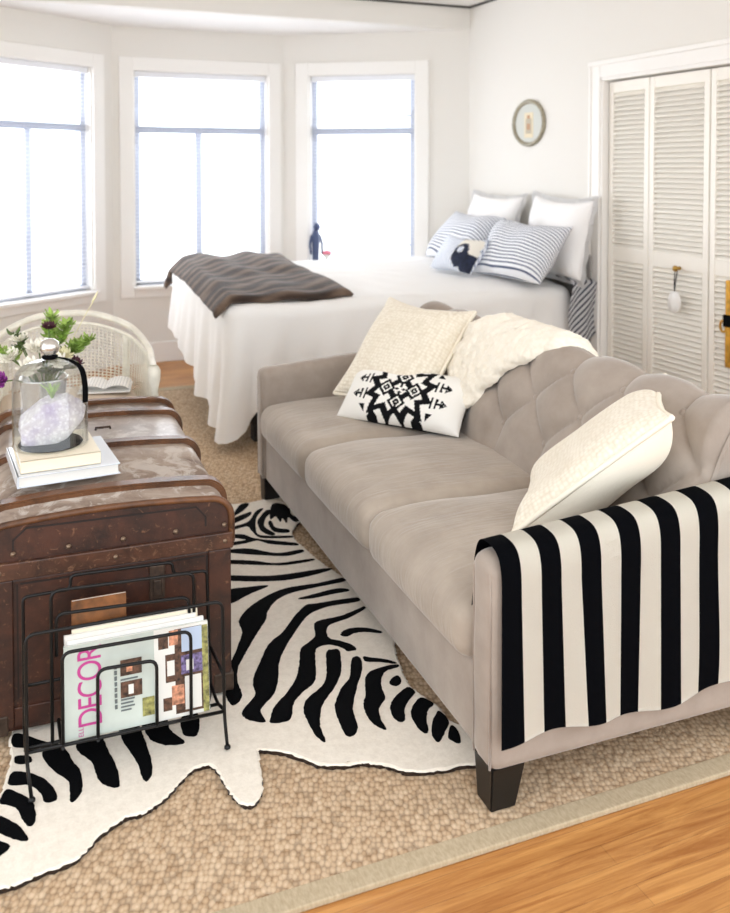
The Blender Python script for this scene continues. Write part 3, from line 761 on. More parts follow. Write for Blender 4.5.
# sheepskin over the top of the back
SLO = [(0, 1.33), (.15, 1.20), (.28, 1.12), (.36, 1.05), (.43, .97), (.5, .90), (.58, .86), (.75, .88), (1, .98)]
SHI = [(0, 1.40), (.1, 1.47), (.25, 1.50), (.45, 1.49), (.55, 1.44), (.75, 1.38), (1, 1.28)]
def lerp_tab(T, x):
    for (a, fa), (b, fb) in zip(T, T[1:]):
        if x <= b: k = (x - a) / (b - a); k = k * k * (3 - 2 * k) * .5 + k * .5; return fa + (fb - fa) * k
    return T[-1][1]
def sheep_pt(u, v):
    lo, hi = lerp_tab(SLO, v), lerp_tab(SHI, v)
    y = lo + (hi - lo) * u + .018 * noise.noise(Vector((u * 3, v * 14, 1)))
    s = .13 + v * .75 + .03 * noise.noise(Vector((u * 4, v * 3, 7)))
    e = min(u * (hi - lo), (1 - u) * (hi - lo), v * .75, (1 - v) * .75)
    nz = noise.noise(Vector((y * 20, s * 20, 0))) * .010 + noise.noise(Vector((y * 48, s * 48, 3))) * .006 + noise.noise(Vector((y * 110, s * 110, 5))) * .004
    p, n = prof_at(s); d = .034 + .036 * min(1, (max(0, e) / .07) ** .5) + nz
    return Vector((p.x + n.x * d, y, p.y + n.y * d))
bm = B(); grid(bm, 130, 190, sheep_pt); bmesh.ops.recalc_face_normals(bm, faces=bm.faces)
fs = list(bm.faces)
if sum(f.normal.z for f in fs) < 0: bmesh.ops.reverse_faces(bm, faces=fs)
bm.normal_update()
sh = obj('sheepskin', bm, 'sheep', None, True); sh.location = (SX, SY, 0); sh.rotation_euler = (0, 0, SR)
tag(sh, 'ivory sheepskin thrown over the tufted back of the taupe sofa', 'sheepskin')

# sofa pillows
def place(o, centre, xdir, ydir):
    o.location = centre; o.rotation_euler = frame_rot(xdir, ydir)
def seam(o, edge, m, r=.005):
    bm = B(); tube(bm, edge, r, 6, True); return obj('seam', bm, m, o)
bm, ed = pillow_bm(.445, .495, .17, 60, 60, .05, .02, .008, 1)
o = obj('throw_pillow', bm, 'knit'); seam(o, ed, 'knitplain', .008)
place(o, KN1C, KN1X, KN1Y); tag(o, 'ivory cable knit square pillow in the far corner of the sofa against the arm', 'pillow', 'pillows on the sofa')
# half plain, half patterned front pillow
bm, ed = pillow_bm(.51, .51, .18, 60, 60, .05, .02, .008, 5, None, .55, 1.35)
o = obj('throw_pillow', bm, ['knit', 'knitplain']); seam(o, ed, 'knitplain', .008)
for p in o.data.polygons:
    if p.normal.z < -.05: p.material_index = 1
place(o, KN2C, KN2X, KN2Y); tag(o, 'ivory knit square pillow leaning on the sofa back behind the striped throw', 'pillow', 'pillows on the sofa')

def inpoly(x, y, P):
    c = False; j = len(P) - 1
    for i in range(len(P)):
        if (P[i][1] > y) != (P[j][1] > y) and x < (P[j][0] - P[i][0]) * (y - P[i][1]) / (P[j][1] - P[i][1]) + P[i][0]: c = not c
        j = i
    return c
STAR = [(0, .80), (.30, 1.08), (.52, .74), (1.02, .92), (.86, .44), (1.22, .34), (.96, .0)]
STAR = STAR + [(x, -y) for x, y in STAR[-2::-1]]; STAR = STAR + [(-x, y) for x, y in STAR[-2:0:-1]]
STI = [(x * .72, y * .72) for x, y in STAR]
def aztec(px, py):
    x, y = px / .118, py / .118
    ax, ay = abs(x), abs(y)
    if inpoly(x, y, STAR):
        if not inpoly(x, y, STI): return 0
        for cx, cy in ((.5, 0), (0, .47)):
            d = (abs(ax - cx) + abs(ay - cy))
            if d < .33:
                if d > .21: return 0
                if d > .14: return 1
                return 0 if d > .04 else 1
        d = ax + ay
        if d < .19: return 0 if (abs(ax - ay) > .05 and d > .06) else 1
        if .30 < d < .58 and abs(ax - ay) < .2 + (d - .3) * .3: return 0
        return 1
    # arrows and bars towards both short sides
    if ax > 1.05:
        yy = ay - .30
        if 1.16 < ax < 1.24 and abs(yy) < .2: return 0
        if 1.32 < ax < 1.40 and abs(yy) < .17: return 0
        if 1.32 < ax < 1.62 and abs(yy) < .04: return 0
        if 1.50 < ax < 1.72 and abs(yy) < (1.72 - ax) * .75 and not (1.54 < ax < 1.64 and abs(yy) < (1.64 - ax) * .5): return 0
    if ay > .62:
        if .62 < ax < 1.0 and ay > .78 + abs(ax - .8) * .9: return 0
        if 1.1 < ax < 1.35 and ay > .66 and (ay - .66) < (1.35 - ax): return 0
    return 1
bm, ed = pillow_bm(.53, .25, .13, 150, 96, .04, .005, .004, 9, aztec)
o = obj('lumbar_pillow', bm, ['pblack', 'pwhite'])
place(o, LUC, LUX, LUY); tag(o, 'small rectangular white pillow printed with a black geometric star pattern', 'pillow', 'pillows on the sofa')

# ------------------------------------------------------------------ bed
BX0, BX1, BY0, BY1, BZ = 1.17, 3.2, 4.44, 5.93, .745
bed = thing('bed', 'bed with a dark base and pale mattress against the white wall by the closet', 'bed', (2.2, 5.18, .0115))
def bobj(name, bm, m, sm=False):
    bmesh.ops.translate(bm, vec=(-2.2, -5.18, -.0115), verts=bm.verts); return obj(name, bm, m, bed, sm)
bm = B(); softbox(bm, 1.96, 1.38, .30, .05, off=(2.21, 5.18, .545)); bobj('mattress', bm, 'duvet')
bm = B(); box(bm, 1.27, 3.2, 4.52, 5.84, .10, .39, bev=.01); bobj('base', bm, 'underbed')
bm = B(); box(bm, 3.325, 3.354, 4.42, 5.86, .0125, .93, bev=.01); bobj('headboard', bm, 'darkgrey')
for (x, y) in ((1.32, 4.57), (1.32, 5.79), (3.15, 4.57), (3.15, 5.79)):
    bm = B(); box(bm, x - .035, x + .035, y - .035, y + .035, .0125, .11, bev=.004); bobj('leg', bm, 'underbed')

# comforter: crowned top, rounded shoulder and hanging folds
def comforter():
    x0, x1, y0, y1 = 1.14, 3.24, 4.46, 5.98; r = .10
    path = []
    def corner(cx, cy, a0):
        for k in range(8): a = a0 + PI / 2 * k / 7; path.append((Vector((cx + r * math.cos(a), cy + r * math.sin(a))), Vector((math.cos(a), math.sin(a)))))
    def line(a, b, n, nrm):
        for k in range(1, n): path.append((Vector(a).lerp(Vector(b), k / n), Vector(nrm)))
    corner(x1 - r, y0 + r, -PI / 2); line((x1, y0 + r), (x1, y1 - r), 40, (1, 0)); corner(x1 - r, y1 - r, 0); line((x1 - r, y1), (x0 + r, y1), 60, (0, 1))
    corner(x0 + r, y1 - r, PI / 2); line((x0, y1 - r), (x0, y0 + r), 60, (-1, 0)); corner(x0 + r, y0 + r, PI); line((x0 + r, y0), (x1 - r, y0), 80, (0, -1))
    bm = B(); N = len(path); c = Vector(((x0 + x1) / 2, (y0 + y1) / 2)); rings = []
    def topz(p): return BZ + .06 * min(1, max(0, (p.y - 4.6) / 1.0)) + .03 * noise.noise(Vector((p.x * 2.2, p.y * 2.2, 1))) * .6 + .006 * noise.noise(Vector((p.x * 9, p.y * 9, 2)))
    for k in range(1, 15):
        f = k / 15; ring = []
        for (p, n) in path:
            q = c + (p - n * .05 - c) * f; ring.append(bm.verts.new((q.x, q.y, topz(q) + .018 * (1 - f ** 3))))
        rings.append(ring)
    for k in range(7):                                     # shoulder
        a = PI / 2 * k / 6; ring = []
        for (p, n) in path:
            q = p - n * .05 + n * .07 * math.sin(a); ring.append(bm.verts.new((q.x, q.y, topz(p) - .07 * (1 - math.cos(a)))))
        rings.append(ring)
    top_s = BZ - .07; K = 16; per = [0]
    for i in range(1, N): per.append(per[-1] + (path[i][0] - path[i - 1][0]).length)
    for k in range(1, K + 1):
        f = k / K; ring = []
        for i, (p, n) in enumerate(path):
            foot = max(0, -n.x); near = max(0, -n.y); far = max(0, n.y); head = max(0, n.x)
            fy = (p.y - y0) / (y1 - y0)
            hem = .50 * head + .30 * far + near * (.03 + .20 * min(1, max(0, (p.x - 1.15)) / .12)) + foot * (.04 + .38 * min(1, fy * 1.15))
            w = head + far + near + foot; hem /= w
            hem += .012 * math.sin(per[i] * 19) + .01 * math.sin(per[i] * 8)
            ts = topz(p) - .07; z = ts + (hem - ts) * f
            fold = f ** .8 * (.022 * math.sin(per[i] * 17 + .6 * math.sin(per[i] * 5)) + .012 * math.sin(per[i] * 37 + f * 2))
            cornr = .10 * f * (foot * near * 2)            # the corner flares
            q = p + n * (.02 + .018 * f + fold + cornr)
            if head > .5: q = p + n * .02
            ring.append(bm.verts.new((q.x, q.y, z)))
        rings.append(ring)
    cc = bm.verts.new((c.x, c.y, topz(c) + .018))
    for i in range(N): f = bm.faces.new((cc, rings[0][i], rings[0][(i + 1) % N])); f.smooth = True
    for a, b in zip(rings, rings[1:]):
        for i in range(N): f = bm.faces.new((a[i], b[i], b[(i + 1) % N], a[(i + 1) % N])); f.smooth = True
    bmesh.ops.recalc_face_normals(bm, faces=bm.faces)
    return bm
cf = obj('comforter', comforter(), 'duvet'); tag(cf, 'thick white comforter spread over the bed with its hem hanging to the floor', 'comforter')

# striped flat sheet showing at the near side of the head end
bm = B()
def sheet_pt(u, v):
    x = 3.15 + .195 * u; d = v * .50
    if d < .18: y, z = 4.56 - d, .80 - .02 * (d / .18) ** 2
    else: y, z = 4.375 - .012 * math.sin(u * 9 + v * 3) - .01 * v, .78 - (d - .18) * (1.1 - .25 * abs(u - .6))
    return Vector((x + .02 * math.sin(v * 6), y, z - .0))
grid(bm, 20, 24, sheet_pt); bmesh.ops.solidify(bm, geom=bm.faces[:], thickness=.004)
o = obj('bed_sheet', bm, 'stripeB', None, True); tag(o, 'navy and white striped sheet hanging beside the bed below the white pillow nearest the closet', 'sheet')

# bed pillows
def bpillow(name, w, h, t, m, centre, xd, yd, label, seed, flange=0, pin=.05):
    bm, ed = pillow_bm(w, h, t, 34, 34, pin, .02, .014, seed)
    o = obj(name, bm, m); place(o, centre, xd, yd); tag(o, label, 'pillow', 'pillows on the bed')
    if flange:
        b2 = B(); N = len(ed); ring = []
        for i, e in enumerate(ed):
            d = Vector((e.x / w, e.y / h, 0)); k = max(abs(d.x), abs(d.y)) * 2; s = 1 + flange / (min(w, h) / 2)
            ring.append(b2.verts.new((e.x * s, e.y * s, .006 * math.sin(i * .9))))
        inn = [b2.verts.new(e * .97) for e in ed]
        for i in range(N): f = b2.faces.new((inn[i], inn[(i + 1) % N], ring[(i + 1) % N], ring[i])); f.smooth = True
        bmesh.ops.solidify(b2, geom=b2.faces[:], thickness=.004)
        obj('flange', b2, m, o)
    return o
bpillow('euro_pillow', .57, .48, .17, 'sham', (3.235, 4.622, 1.03), (.04, -.993, -.03), (.166, .029, .978), 'large white flanged pillow nearest the closet, behind the striped pillows', 2, .035)
bpillow('euro_pillow', .55, .47, .17, 'sham', (3.2, 5.376, 1.043), (.105, -.989, -.026), (.33, .042, .941), 'large white pillow at the back of the bed nearest the windows', 3, .03)
bpillow('striped_pillow', .62, .41, .19, 'stripeA', (2.984, 4.647, .954), (.163, -.99, -.024), (.602, .102, .785), 'navy striped pillow with a turned side panel in front of the nearer white pillow', 4, 0)
bpillow('striped_pillow', .62, .40, .19, 'stripeA', (2.968, 5.307, .98), (.052, -.996, -.033), (.611, .097, .774), 'navy striped pillow half hidden behind the small printed cushion', 5, 0)
o = bpillow('printed_cushion', .385, .26, .12, 'stripeC', (2.745, 4.974, .913), (.205, -.982, -.033), (.604, .091, .788), 'small pale blue cushion with a dark navy animal print, foremost on the bed', 6, 0)
MAT['navyprint'] = M('navy_print', (30, 38, 60), .9, var=.3, vscale=40); MAT['creamprint'] = M('ivory_print', (236, 232, 222), .9)
o.data.materials.append(MAT['navyprint']); o.data.materials.append(MAT['creamprint'])
for p in o.data.polygons:
    c = p.center
    if c.z > 0.0:
        if ((c.x - .075) / .05) ** 2 + ((c.y + .03) / .085) ** 2 < 1 and not ((c.x - .065) / .018) ** 2 + ((c.y - .0) / .03) ** 2 < 1: p.material_index = 1
        elif c.x > .10 : p.material_index = 2 if c.y > -.01 else 1
        elif c.x > .03 and c.y > .03: p.material_index = 2

# brown throw over the foot of the bed
bm = B()
def mink_pt(u, v):
    # u along the bed's width (near to far), v from the foot towards the head
    y = 4.50 + 1.66 * u; xw = 1.095 + .05 * u; wd = .66 - .30 * (1 - u) * 0
    x = xw + v * (.74 + .02 * math.sin(u * 8))
    if u < .2: x += (.2 - u) * 0
    z = BZ + .05 + .06 * min(1, max(0, (y - 4.6) / 1.0)) + .02 * u + .016 * math.sin(v * 15 + u * 5) * (.4 + .6 * u) + .012 * noise.noise(Vector((x * 6, y * 6, 0)))
    e = min(u * 1.66, (1 - u) * 1.66, v * .62 + .02, (1 - v) * .62)
    if e < .05: z -= .03 * (1 - e / .05) ** 2
    if v < .08: z -= (.08 - v) * .9; x -= (.08 - v) * .4
    if y > 5.95: z -= (y - 5.95) * .55
    return Vector((x, y, z))
grid(bm, 70, 44, mink_pt); bmesh.ops.recalc_face_normals(bm, faces=bm.faces); bmesh.ops.solidify(bm, geom=bm.faces[:], thickness=.028)
o = obj('fur_throw', bm, 'mink', None, True); tag(o, 'brown faux fur throw folded across the foot of the white bed', 'throw blanket')

# figurine and pink object on the sill of the right bay window
p = m_r @ Vector((.27, -.035, .58))
t = thing('figurine', 'slender dark blue figurine standing on the sill of the right bay window', 'figurine', (p.x, p.y, .58))
bm = B(); lathe(bm, [(0, 0), (.038, 0), (.038, .012), (.028, .02), (.026, .2), (.03, .27), (.034, .33), (.026, .37), (.016, .385), (.0, .39)], 20)
obj('body', bm, 'navy', t)
bm = B(); lathe(bm, [(0, 0), (.02, .008), (.028, .03), (.022, .055), (0, .068)], 16, mat4=Matrix.Translation((.008, -.004, .378))); obj('head', bm, 'navy', t)
for s in (-1, 1):
    bm = B(); tube(bm, [(s * .03, 0, .35), (s * .05, -.005, .28), (s * .045, -.02, .2)], [.012, .01, .008], 8); obj('arm', bm, 'navy', t)
p = m_r @ Vector((.36, -.035, .58))
t = thing('pink_candle', 'small pink candle on a white cup beside the dark blue figurine', 'candle', (p.x, p.y, .58))
bm = B(); lathe(bm, [(0, 0), (.035, 0), (.012, .02), (.01, .17), (.04, .2), (.0, .2)], 16); obj('holder', bm, 'white', t)
bm = B(); lathe(bm, [(0, .198), (.032, .198), (.036, .222), (.0, .235)], 16); obj('candle', bm, 'pink', t)

# ------------------------------------------------------------------ steamer trunk
TX0, TX1, TY0, TY1, TZ0 = -.012, .603, 2.36, 3.48, .034
trunk = thing('steamer_trunk', 'antique brown steamer trunk with wooden slats across its dusty lid', 'trunk', ((TX0 + TX1) / 2, TY0 + .012, TZ0), R(-2.3))
TO = ((TX0 + TX1) / 2, TY0, TZ0)
def tobj(name, bm, m, parent=trunk, sm=False):
    bmesh.ops.translate(bm, vec=(-TO[0], -TO[1], -TO[2]), verts=bm.verts); return obj(name, bm, m, parent, sm)
W = TX1 - TX0
bm = B(); box(bm, TX0, TX1, TY0, TY1, TZ0, .43, bev=.012); tobj('body', bm, 'trunk')
def lidprof(grow=0, zb=.432, rr=.055, zt=.572):
    x0, x1 = TX0 - grow, TX1 + grow; zt += grow; pts = [(x0, zb)]
    for k in range(9): a = PI - PI / 2 * k / 8; pts.append((x0 + rr + rr * math.cos(a), zt - .012 - rr + rr * math.sin(a)))
    for k in range(1, 8): f = k / 8; x = x0 + rr + (x1 - x0 - 2 * rr) * f; pts.append((x, zt - .012 + .012 * (1 - (2 * f - 1) ** 2)))
    for k in range(9): a = PI / 2 - PI / 2 * k / 8; pts.append((x1 - rr + rr * math.cos(a), zt - .012 - rr + rr * math.sin(a)))
    return pts + [(x1, zb)]
bm = B(); pf = lidprof(); A = [bm.verts.new((x, TY0 + .004, z)) for x, z in pf]; D = [bm.verts.new((x, TY1 - .004, z)) for x, z in pf]
bm.faces.new(A[::-1]).material_index = 1; bm.faces.new(D).material_index = 1
for i in range(len(pf)):
    j = (i + 1) % len(pf); f = bm.faces.new((A[i], D[i], D[j], A[j])); f.material_index = 0 if 0 < i < len(pf) - 1 else 1; f.smooth = i < len(pf) - 1
bmesh.ops.recalc_face_normals(bm, faces=bm.faces)
lid = tobj('lid', bm, ['trunktop', 'trunk'])
# wooden slats over the lid, turned down at the ends
for y in (2.50, 2.91, 3.28, 3.45):
    bm = B(); P_o = lidprof(.015, .45, .062); P_i = lidprof(.0, .45); w = .024 if y < 3.4 else .02
    secs = []
    for (yy, pr) in ((y - w, P_i), (y - w, None), (y + w, None), (y + w, P_i)): secs.append((yy, pr or P_o))
    V = [[bm.verts.new((x, yy, z)) for x, z in pr] for yy, pr in secs]
    for k in range(3):
        for i in range(len(V[0]) - 1): f = bm.faces.new((V[k][i], V[k + 1][i], V[k + 1][i + 1], V[k][i + 1])); f.smooth = False
    for e in (0, -1): bm.faces.new([V[k][e] for k in range(4)])
    bmesh.ops.recalc_face_normals(bm, faces=bm.faces)
    bmesh.ops.bevel(bm, geom=[e for e in bm.edges if e.calc_face_angle(0) > .8], offset=.005, segments=2, affect='EDGES')
    s = tobj('slat', bm, 'slat')
# edge moulding round the front end of the lid, and the two stiles
bm = B(); P_o = lidprof(.002, .44, .056); pts = [(x, TY0 + .002, z) for x, z in P_o]; tube(bm, pts, .009, 8); tobj('edge_binding', bm, 'slat')
bm = B(); box(bm, TX0 - .004, TX1 + .004, TY0 - .009, TY0 + .03, .424, .468, bev=.003); box(bm, TX1 - .002, TX1 + .008, TY0, TY1, .424, .468, bev=.003)
MAT['bandm'] = leather('scuffed_band', (34, 19, 13), (82, 50, 34), (140, 104, 78), .56, .4, 14)
band = tobj('lid_band', bm, 'bandm')
for x, z, y in [(x, .487, 0) for x in (.053, .185, .32, .455, .585)] + [(x, .446, .008) for x in (.02, .30, .585)]:
    bm = B(); lathe(bm, [(0, .006), (.004, .005), (.007, 0)], 10, mat4=Matrix.Translation((x, TY0 - y, z)) @ Matrix.Rotation(PI / 2, 4, 'X')); tobj('rivet', bm, 'rivet')
bm = B()
box(bm, TX0 + .002, .052, TY0 - .008, TY0 + .005, .05, .424, bev=.003); box(bm, .54, TX1 - .002, TY0 - .008, TY0 + .005, .05, .424, bev=.003)
box(bm, .052, .545, TY0 - .006, TY0 + .005, .05, .10, bev=.003)
tobj('stile', bm, 'trunk')
bm = B()   # dark incised outlines on the front of the lid and the body
zt = .54
for a, b in (((.053, .497), (.053, .52)), ((.053, .52), (.085, .548)), ((.085, .548), (.51, .532 + .012)), ((.51, .544), (.535, .515)), ((.535, .515), (.535, .49)), ((.07, .41), (.53, .41)), ((.062, .12), (.062, .41)), ((.537, .12), (.537, .41))):
    d = Vector((b[0] - a[0], b[1] - a[1])); L = d.length; an = math.atan2(d.y, d.x)
    m4 = Matrix.Translation((a[0], TY0 - .0005, a[1])) @ Matrix.Rotation(-an, 4, 'Y'); y = .0045 if a[1] > .47 else 0
    box(bm, -.001, L + .001, -.0012 + (.004 if a[1] > .47 else 0), .004, -.0022, .0022, mat4=m4)
tobj('panel_line', bm, 'groove')
bm = B(); box(bm, .385, .425, TY0 - .012, TY0 + .002, .318, .41, bev=.004); box(bm, .395, .415, TY0 - .018, TY0 - .01, .33, .372, bev=.003); tobj('hasp', bm, 'oldiron')
bm = B(); tube(bm, [(.30, 3.055, .584), (.30, 3.05, .592), (.32, 3.04, .594), (.345, 3.05, .592), (.347, 3.06, .584)], .004, 6); tobj('lid_catch', bm, 'oldiron')
for (x, y) in ((TX0, TY0), (TX1, TY0)):
    bm = B(); s = 1 if x == TX0 else -1
    box(bm, x - s * .004, x + s * .05, y - .011, y + .03, TZ0, .085, bev=.004); tobj('corner_plate', bm, 'oldiron')

# ------------------------------------------------------------------ things on the trunk
LT = .5735
t = thing('art_book', 'large pale blue-grey hardback lying on the trunk lid under the cream book', 'book', (.195, 2.70, LT + .021), R(4))
bm = B(); box(bm, -.135, .135, -.145, .145, 0, .003, bev=.001); box(bm, -.135, .135, -.145, .145, .027, .030, bev=.001); box(bm, -.136, -.131, -.145, .145, 0, .03); obj('cover', bm, 'greywhite', t)
bm = B(); box(bm, -.131, .130, -.140, .140, .003, .027); obj('pages', bm, 'page', t)
t = thing('cream_book', 'thick cream hardback on the pale blue-grey book under the glass dome', 'book', (.178, 2.70, LT + .0515), R(3))
bm = B(); box(bm, -.105, .105, -.125, .125, 0, .003, bev=.001); box(bm, -.105, .105, -.125, .125, .031, .034, bev=.001); box(bm, -.105, .105, -.125, -.121, 0, .034, bev=.001); obj('cover', bm, 'cream', t)
bm = B(); box(bm, -.101, .101, -.121, .120, .003, .031); obj('pages', bm, 'page', t)
# the slat tops carry the books
CZ = LT + .0862; CX, CY = .165, 2.705
t = thing('glass_dome', 'clear glass cloche with a silver ball knob standing on the cream book', 'cloche', (CX, CY, CZ))
prof = [(.103, 0), (.105, .004), (.103, .01), (.103, .165), (.100, .19), (.091, .213), (.075, .229), (.05, .239), (.03, .243), (.012, .246)]
bm = B(); lathe(bm, prof, 48); lathe(bm, [(max(.001, r - .0025), z - .002 if z > .15 else z) for r, z in prof], 48); obj('dome', bm, 'dome', t)
bm = B(); lathe(bm, [(.012, .243), (.014, .25), (.013, .256), (.024, .266), (.028, .28), (.024, .294), (.012, .303), (0, .305)], 24); obj('knob', bm, 'mercury', t)
bm = B(); tube(bm, [(.017 * math.cos(a), .017 * math.sin(a), .251) for a in [2 * PI * k / 20 for k in range(20)]], .006, 6, True)
def tail(u, v):
    P = catmull([(.012, -.012, .252), (.045, -.03, .246), (.080, -.045, .222), (.090, -.056, .175), (.090, -.06, .125)], False, 6); k = min(len(P) - 1, int(u * (len(P) - 1))); q = P[k]
    return q + Vector((.016, .006, 0)) * (v - .5)
grid(bm, 24, 2, tail); obj('ribbon', bm, 'ribbon', t)
t = thing('amethyst_geode', 'pale lilac amethyst rock on a dark tray inside the glass dome', 'rock', (CX, CY, CZ + .0005))
bm = B(); lathe(bm, [(0, 0), (.085, 0), (.088, .004), (.085, .008), (0, .008)], 40); obj('tray', bm, 'ribbon', t)
bm = B(); bmesh.ops.create_icosphere(bm, subdivisions=5, radius=1)
rp = random.Random(4); cuts = [(Vector((rp.uniform(-1, 1), rp.uniform(-1, 1), rp.uniform(-.6, 1))).normalized(), rp.uniform(.62, .82)) for _ in range(14)] + [(Vector((-.15, -.9, .4)).normalized(), .5)]
for v in bm.verts:
    p = v.co.copy()
    for n_, d_ in cuts:
        e_ = p.dot(n_) - d_
        if e_ > 0: p = p - n_ * e_
    q = Vector((p.x * .086, p.y * .062, p.z * .062)) * 1.22; q += p * (.012 * noise.noise(p * 1.6) + .003 * noise.noise(p * 7))
    q.z += .28 * q.x * 1.0
    if q.y < -.03: q.y = -.03 + (q.y + .03) * .25
    v.co = q + Vector((0, 0, .078))
obj('rock', bm, 'amethyst', t, True)
bm = B()
for k in range(26):
    a = rnd.uniform(0, 2 * PI); r = rnd.uniform(.006, .028); L = rnd.uniform(.02, .04)
    tube(bm, [(.005, 0, .130), (.005 + r * .6 * math.cos(a), r * .6 * math.sin(a), .138 + L * .6), (.005 + r * 1.3 * math.cos(a), r * 1.3 * math.sin(a), .138 + L)], [.0022, .0016, .0005], 5)
obj('air_plant', bm, 'green', t)

# silver vase with the bouquet behind the dome
VX, VY = .165, 3.02
t = thing('silver_vase', 'silvered glass cup vase holding flowers behind the glass dome', 'vase', (VX, VY, LT + .001))
bm = B(); lathe(bm, [(0, 0), (.052, 0), (.056, .006), (.058, .05), (.064, .13), (.072, .205), (.074, .212), (.070, .21), (.062, .13), (.055, .03), (0, .02)], 36); obj('cup', bm, 'mercury', t)
def petal(bm, c, dirv, L, Wd, curl=.3, mi=0):
    d = Vector(dirv).normalized(); s = d.orthogonal().normalized(); s = Vector((0, 0, 1)).cross(d); s = s.normalized() if s.length > .1 else Vector((1, 0, 0)); n = s.cross(d)
    g = grid(bm, 4, 3, lambda u, v: Vector(c) + d * (L * u) + s * ((v - .5) * Wd * math.sin(PI * min(.95, u * .85 + .12))) + n * (-curl * L * u * u + .25 * Wd * (2 * v - 1) ** 2), lambda u, v: mi)
def flower(label, name, off, mat, size, petals=8, layers=2, group=None):
    base = Vector((off[0] * .25, off[1] * .25, .19)); head = Vector(off) - Vector((0, 0, .03))
    t = thing(name, label, 'flower', (VX, VY, LT + .001), 0, group)
    bm = B(); tube(bm, [(base.x * .4, base.y * .4, .03), base, base.lerp(head, .6) + Vector((0, 0, .01)), head], .0022, 6); obj('stem', bm, 'stem', t)
    bm = B(); up = (head - base).normalized() + Vector((0, -.3, .3)); up.normalize(); a1 = up.orthogonal().normalized(); a2 = up.cross(a1)
    for l in range(layers):
        for k in range(petals):
            a = 2 * PI * (k + .5 * l) / petals + rnd.uniform(-.1, .1); op = .95 - .55 * l / max(1, layers)
            petal(bm, head, (a1 * math.cos(a) + a2 * math.sin(a)) * op + up * (1.1 - op + .15), size * (1 - .18 * l), size * .62, .25)
    obj('bloom', bm, mat, t)
    bm = B(); lathe(bm, [(0, .004), (.004, .003), (.006, 0), (0, -.002)], 10, mat4=Matrix.Translation(head + up * .004)); obj('centre', bm, 'petalc' if mat != 'petalc' else 'green2', t)
    return t
flower('white flower lowest on the front of the bouquet behind the dome', 'white_flower', (-.045, -.075, .285), 'petalw', .042, 9, 3, 'flowers in the silver vase')
flower('large white flower at the middle of the bouquet in the silver vase', 'white_flower', (-.015, -.03, .335), 'petalw', .045, 10, 3, 'flowers in the silver vase')
flower('cream flower right of the middle of the bouquet', 'cream_flower', (.055, -.055, .315), 'petalc', .034, 9, 3, 'flowers in the silver vase')
flower('white flower leaning far to the left side of the bouquet', 'white_flower', (-.10, -.03, .315), 'petalw', .038, 9, 3, 'flowers in the silver vase')
flower('small white flower high at the left of the bouquet', 'white_flower', (-.07, .03, .36), 'petalw', .032, 8, 2, 'flowers in the silver vase')
flower('cream flower behind the others near the right of the bouquet', 'cream_flower', (.045, .04, .345), 'petalc', .034, 8, 3, 'flowers in the silver vase')
flower('bright purple flower hanging at the lower left of the bouquet', 'purple_flower', (-.125, -.06, .25), 'purple', .032, 9, 3, 'flowers in the silver vase')
flower('deep burgundy flower on top of the bouquet just above the dome knob', 'burgundy_flower', (.015, -.045, .405), 'burg', .026, 9, 4, 'flowers in the silver vase')
flower('dark burgundy flower low at the right edge of the bouquet', 'burgundy_flower', (.095, -.04, .285), 'burg', .026, 9, 4, 'flowers in the silver vase')
def sprig(label, off, mat, n, L, seed):
    r = random.Random(seed); head = Vector(off) - Vector((0, 0, .02)); base = Vector((off[0] * .25, off[1] * .25, .19))
    t = thing('leafy_sprig', label, 'foliage', (VX, VY, LT + .001), 0, 'greenery in the silver vase')
    bm = B(); P = catmull([(base.x * .4, base.y * .4, .03), base, base.lerp(head, .6) + Vector((0, 0, .02)), head], False, 5); tube(bm, P, .0018, 6); obj('stem', bm, 'stem', t)
    bm = B()
    for k in range(n):
        f = .55 + .45 * k / n; q = base.lerp(head, f) + Vector((0, 0, .02 * math.sin(f * 3)))
        a = r.uniform(0, 2 * PI); petal(bm, q, (math.cos(a), math.sin(a), r.uniform(-.1, .7)), L * r.uniform(.7, 1.2), L * .5, .25)
    obj('leaves', bm, mat, t)
sprig('bright green sprig arching over the right of the bouquet', (.075, -.0, .40), 'green', 70, .030, 1)
sprig('bright green sprig standing at the top middle of the bouquet', (.03, .02, .425), 'green', 70, .030, 2)
sprig('green leafy sprig low at the right of the bouquet over the dark flower', (.11, -.02, .335), 'green', 60, .030, 3)
sprig('green sprig at the left of the bouquet above the purple flower', (-.13, -.02, .33), 'green', 28, .034, 4)
sprig('short leafy green sprig drooping over the front rim of the silver vase', (.02, -.085, .26), 'green2', 34, .04, 6)
sprig('short dark green sprig spilling over the right rim of the silver vase', (.08, -.06, .265), 'green2', 34, .038, 7)
flower('white flower low at the right front of the bouquet beside the dome knob', 'white_flower', (.035, -.085, .30), 'petalw', .038, 9, 3, 'flowers in the silver vase')
sprig('loose bright green sprig reaching furthest right out of the bouquet', (.14, -.03, .345), 'green', 60, .028, 8)
sprig('dark green sprig behind the white flowers at the left', (-.09, .05, .365), 'green2', 28, .032, 5)
t = thing('grass_stem', 'single thin pale grass stem rising to the right out of the bouquet', 'foliage', (VX, VY, LT + .001), 0, 'greenery in the silver vase')
bm = B(); tube(bm, catmull([(.0, 0, .03), (.03, 0, .2), (.10, .02, .34), (.17, .05, .455)], False, 6), .0014, 6); tube(bm, [(.155, .044, .435), (.165, .048, .45), (.175, .052, .47)], [.003, .005, .001], 6); obj('stem', bm, 'petalc', t)

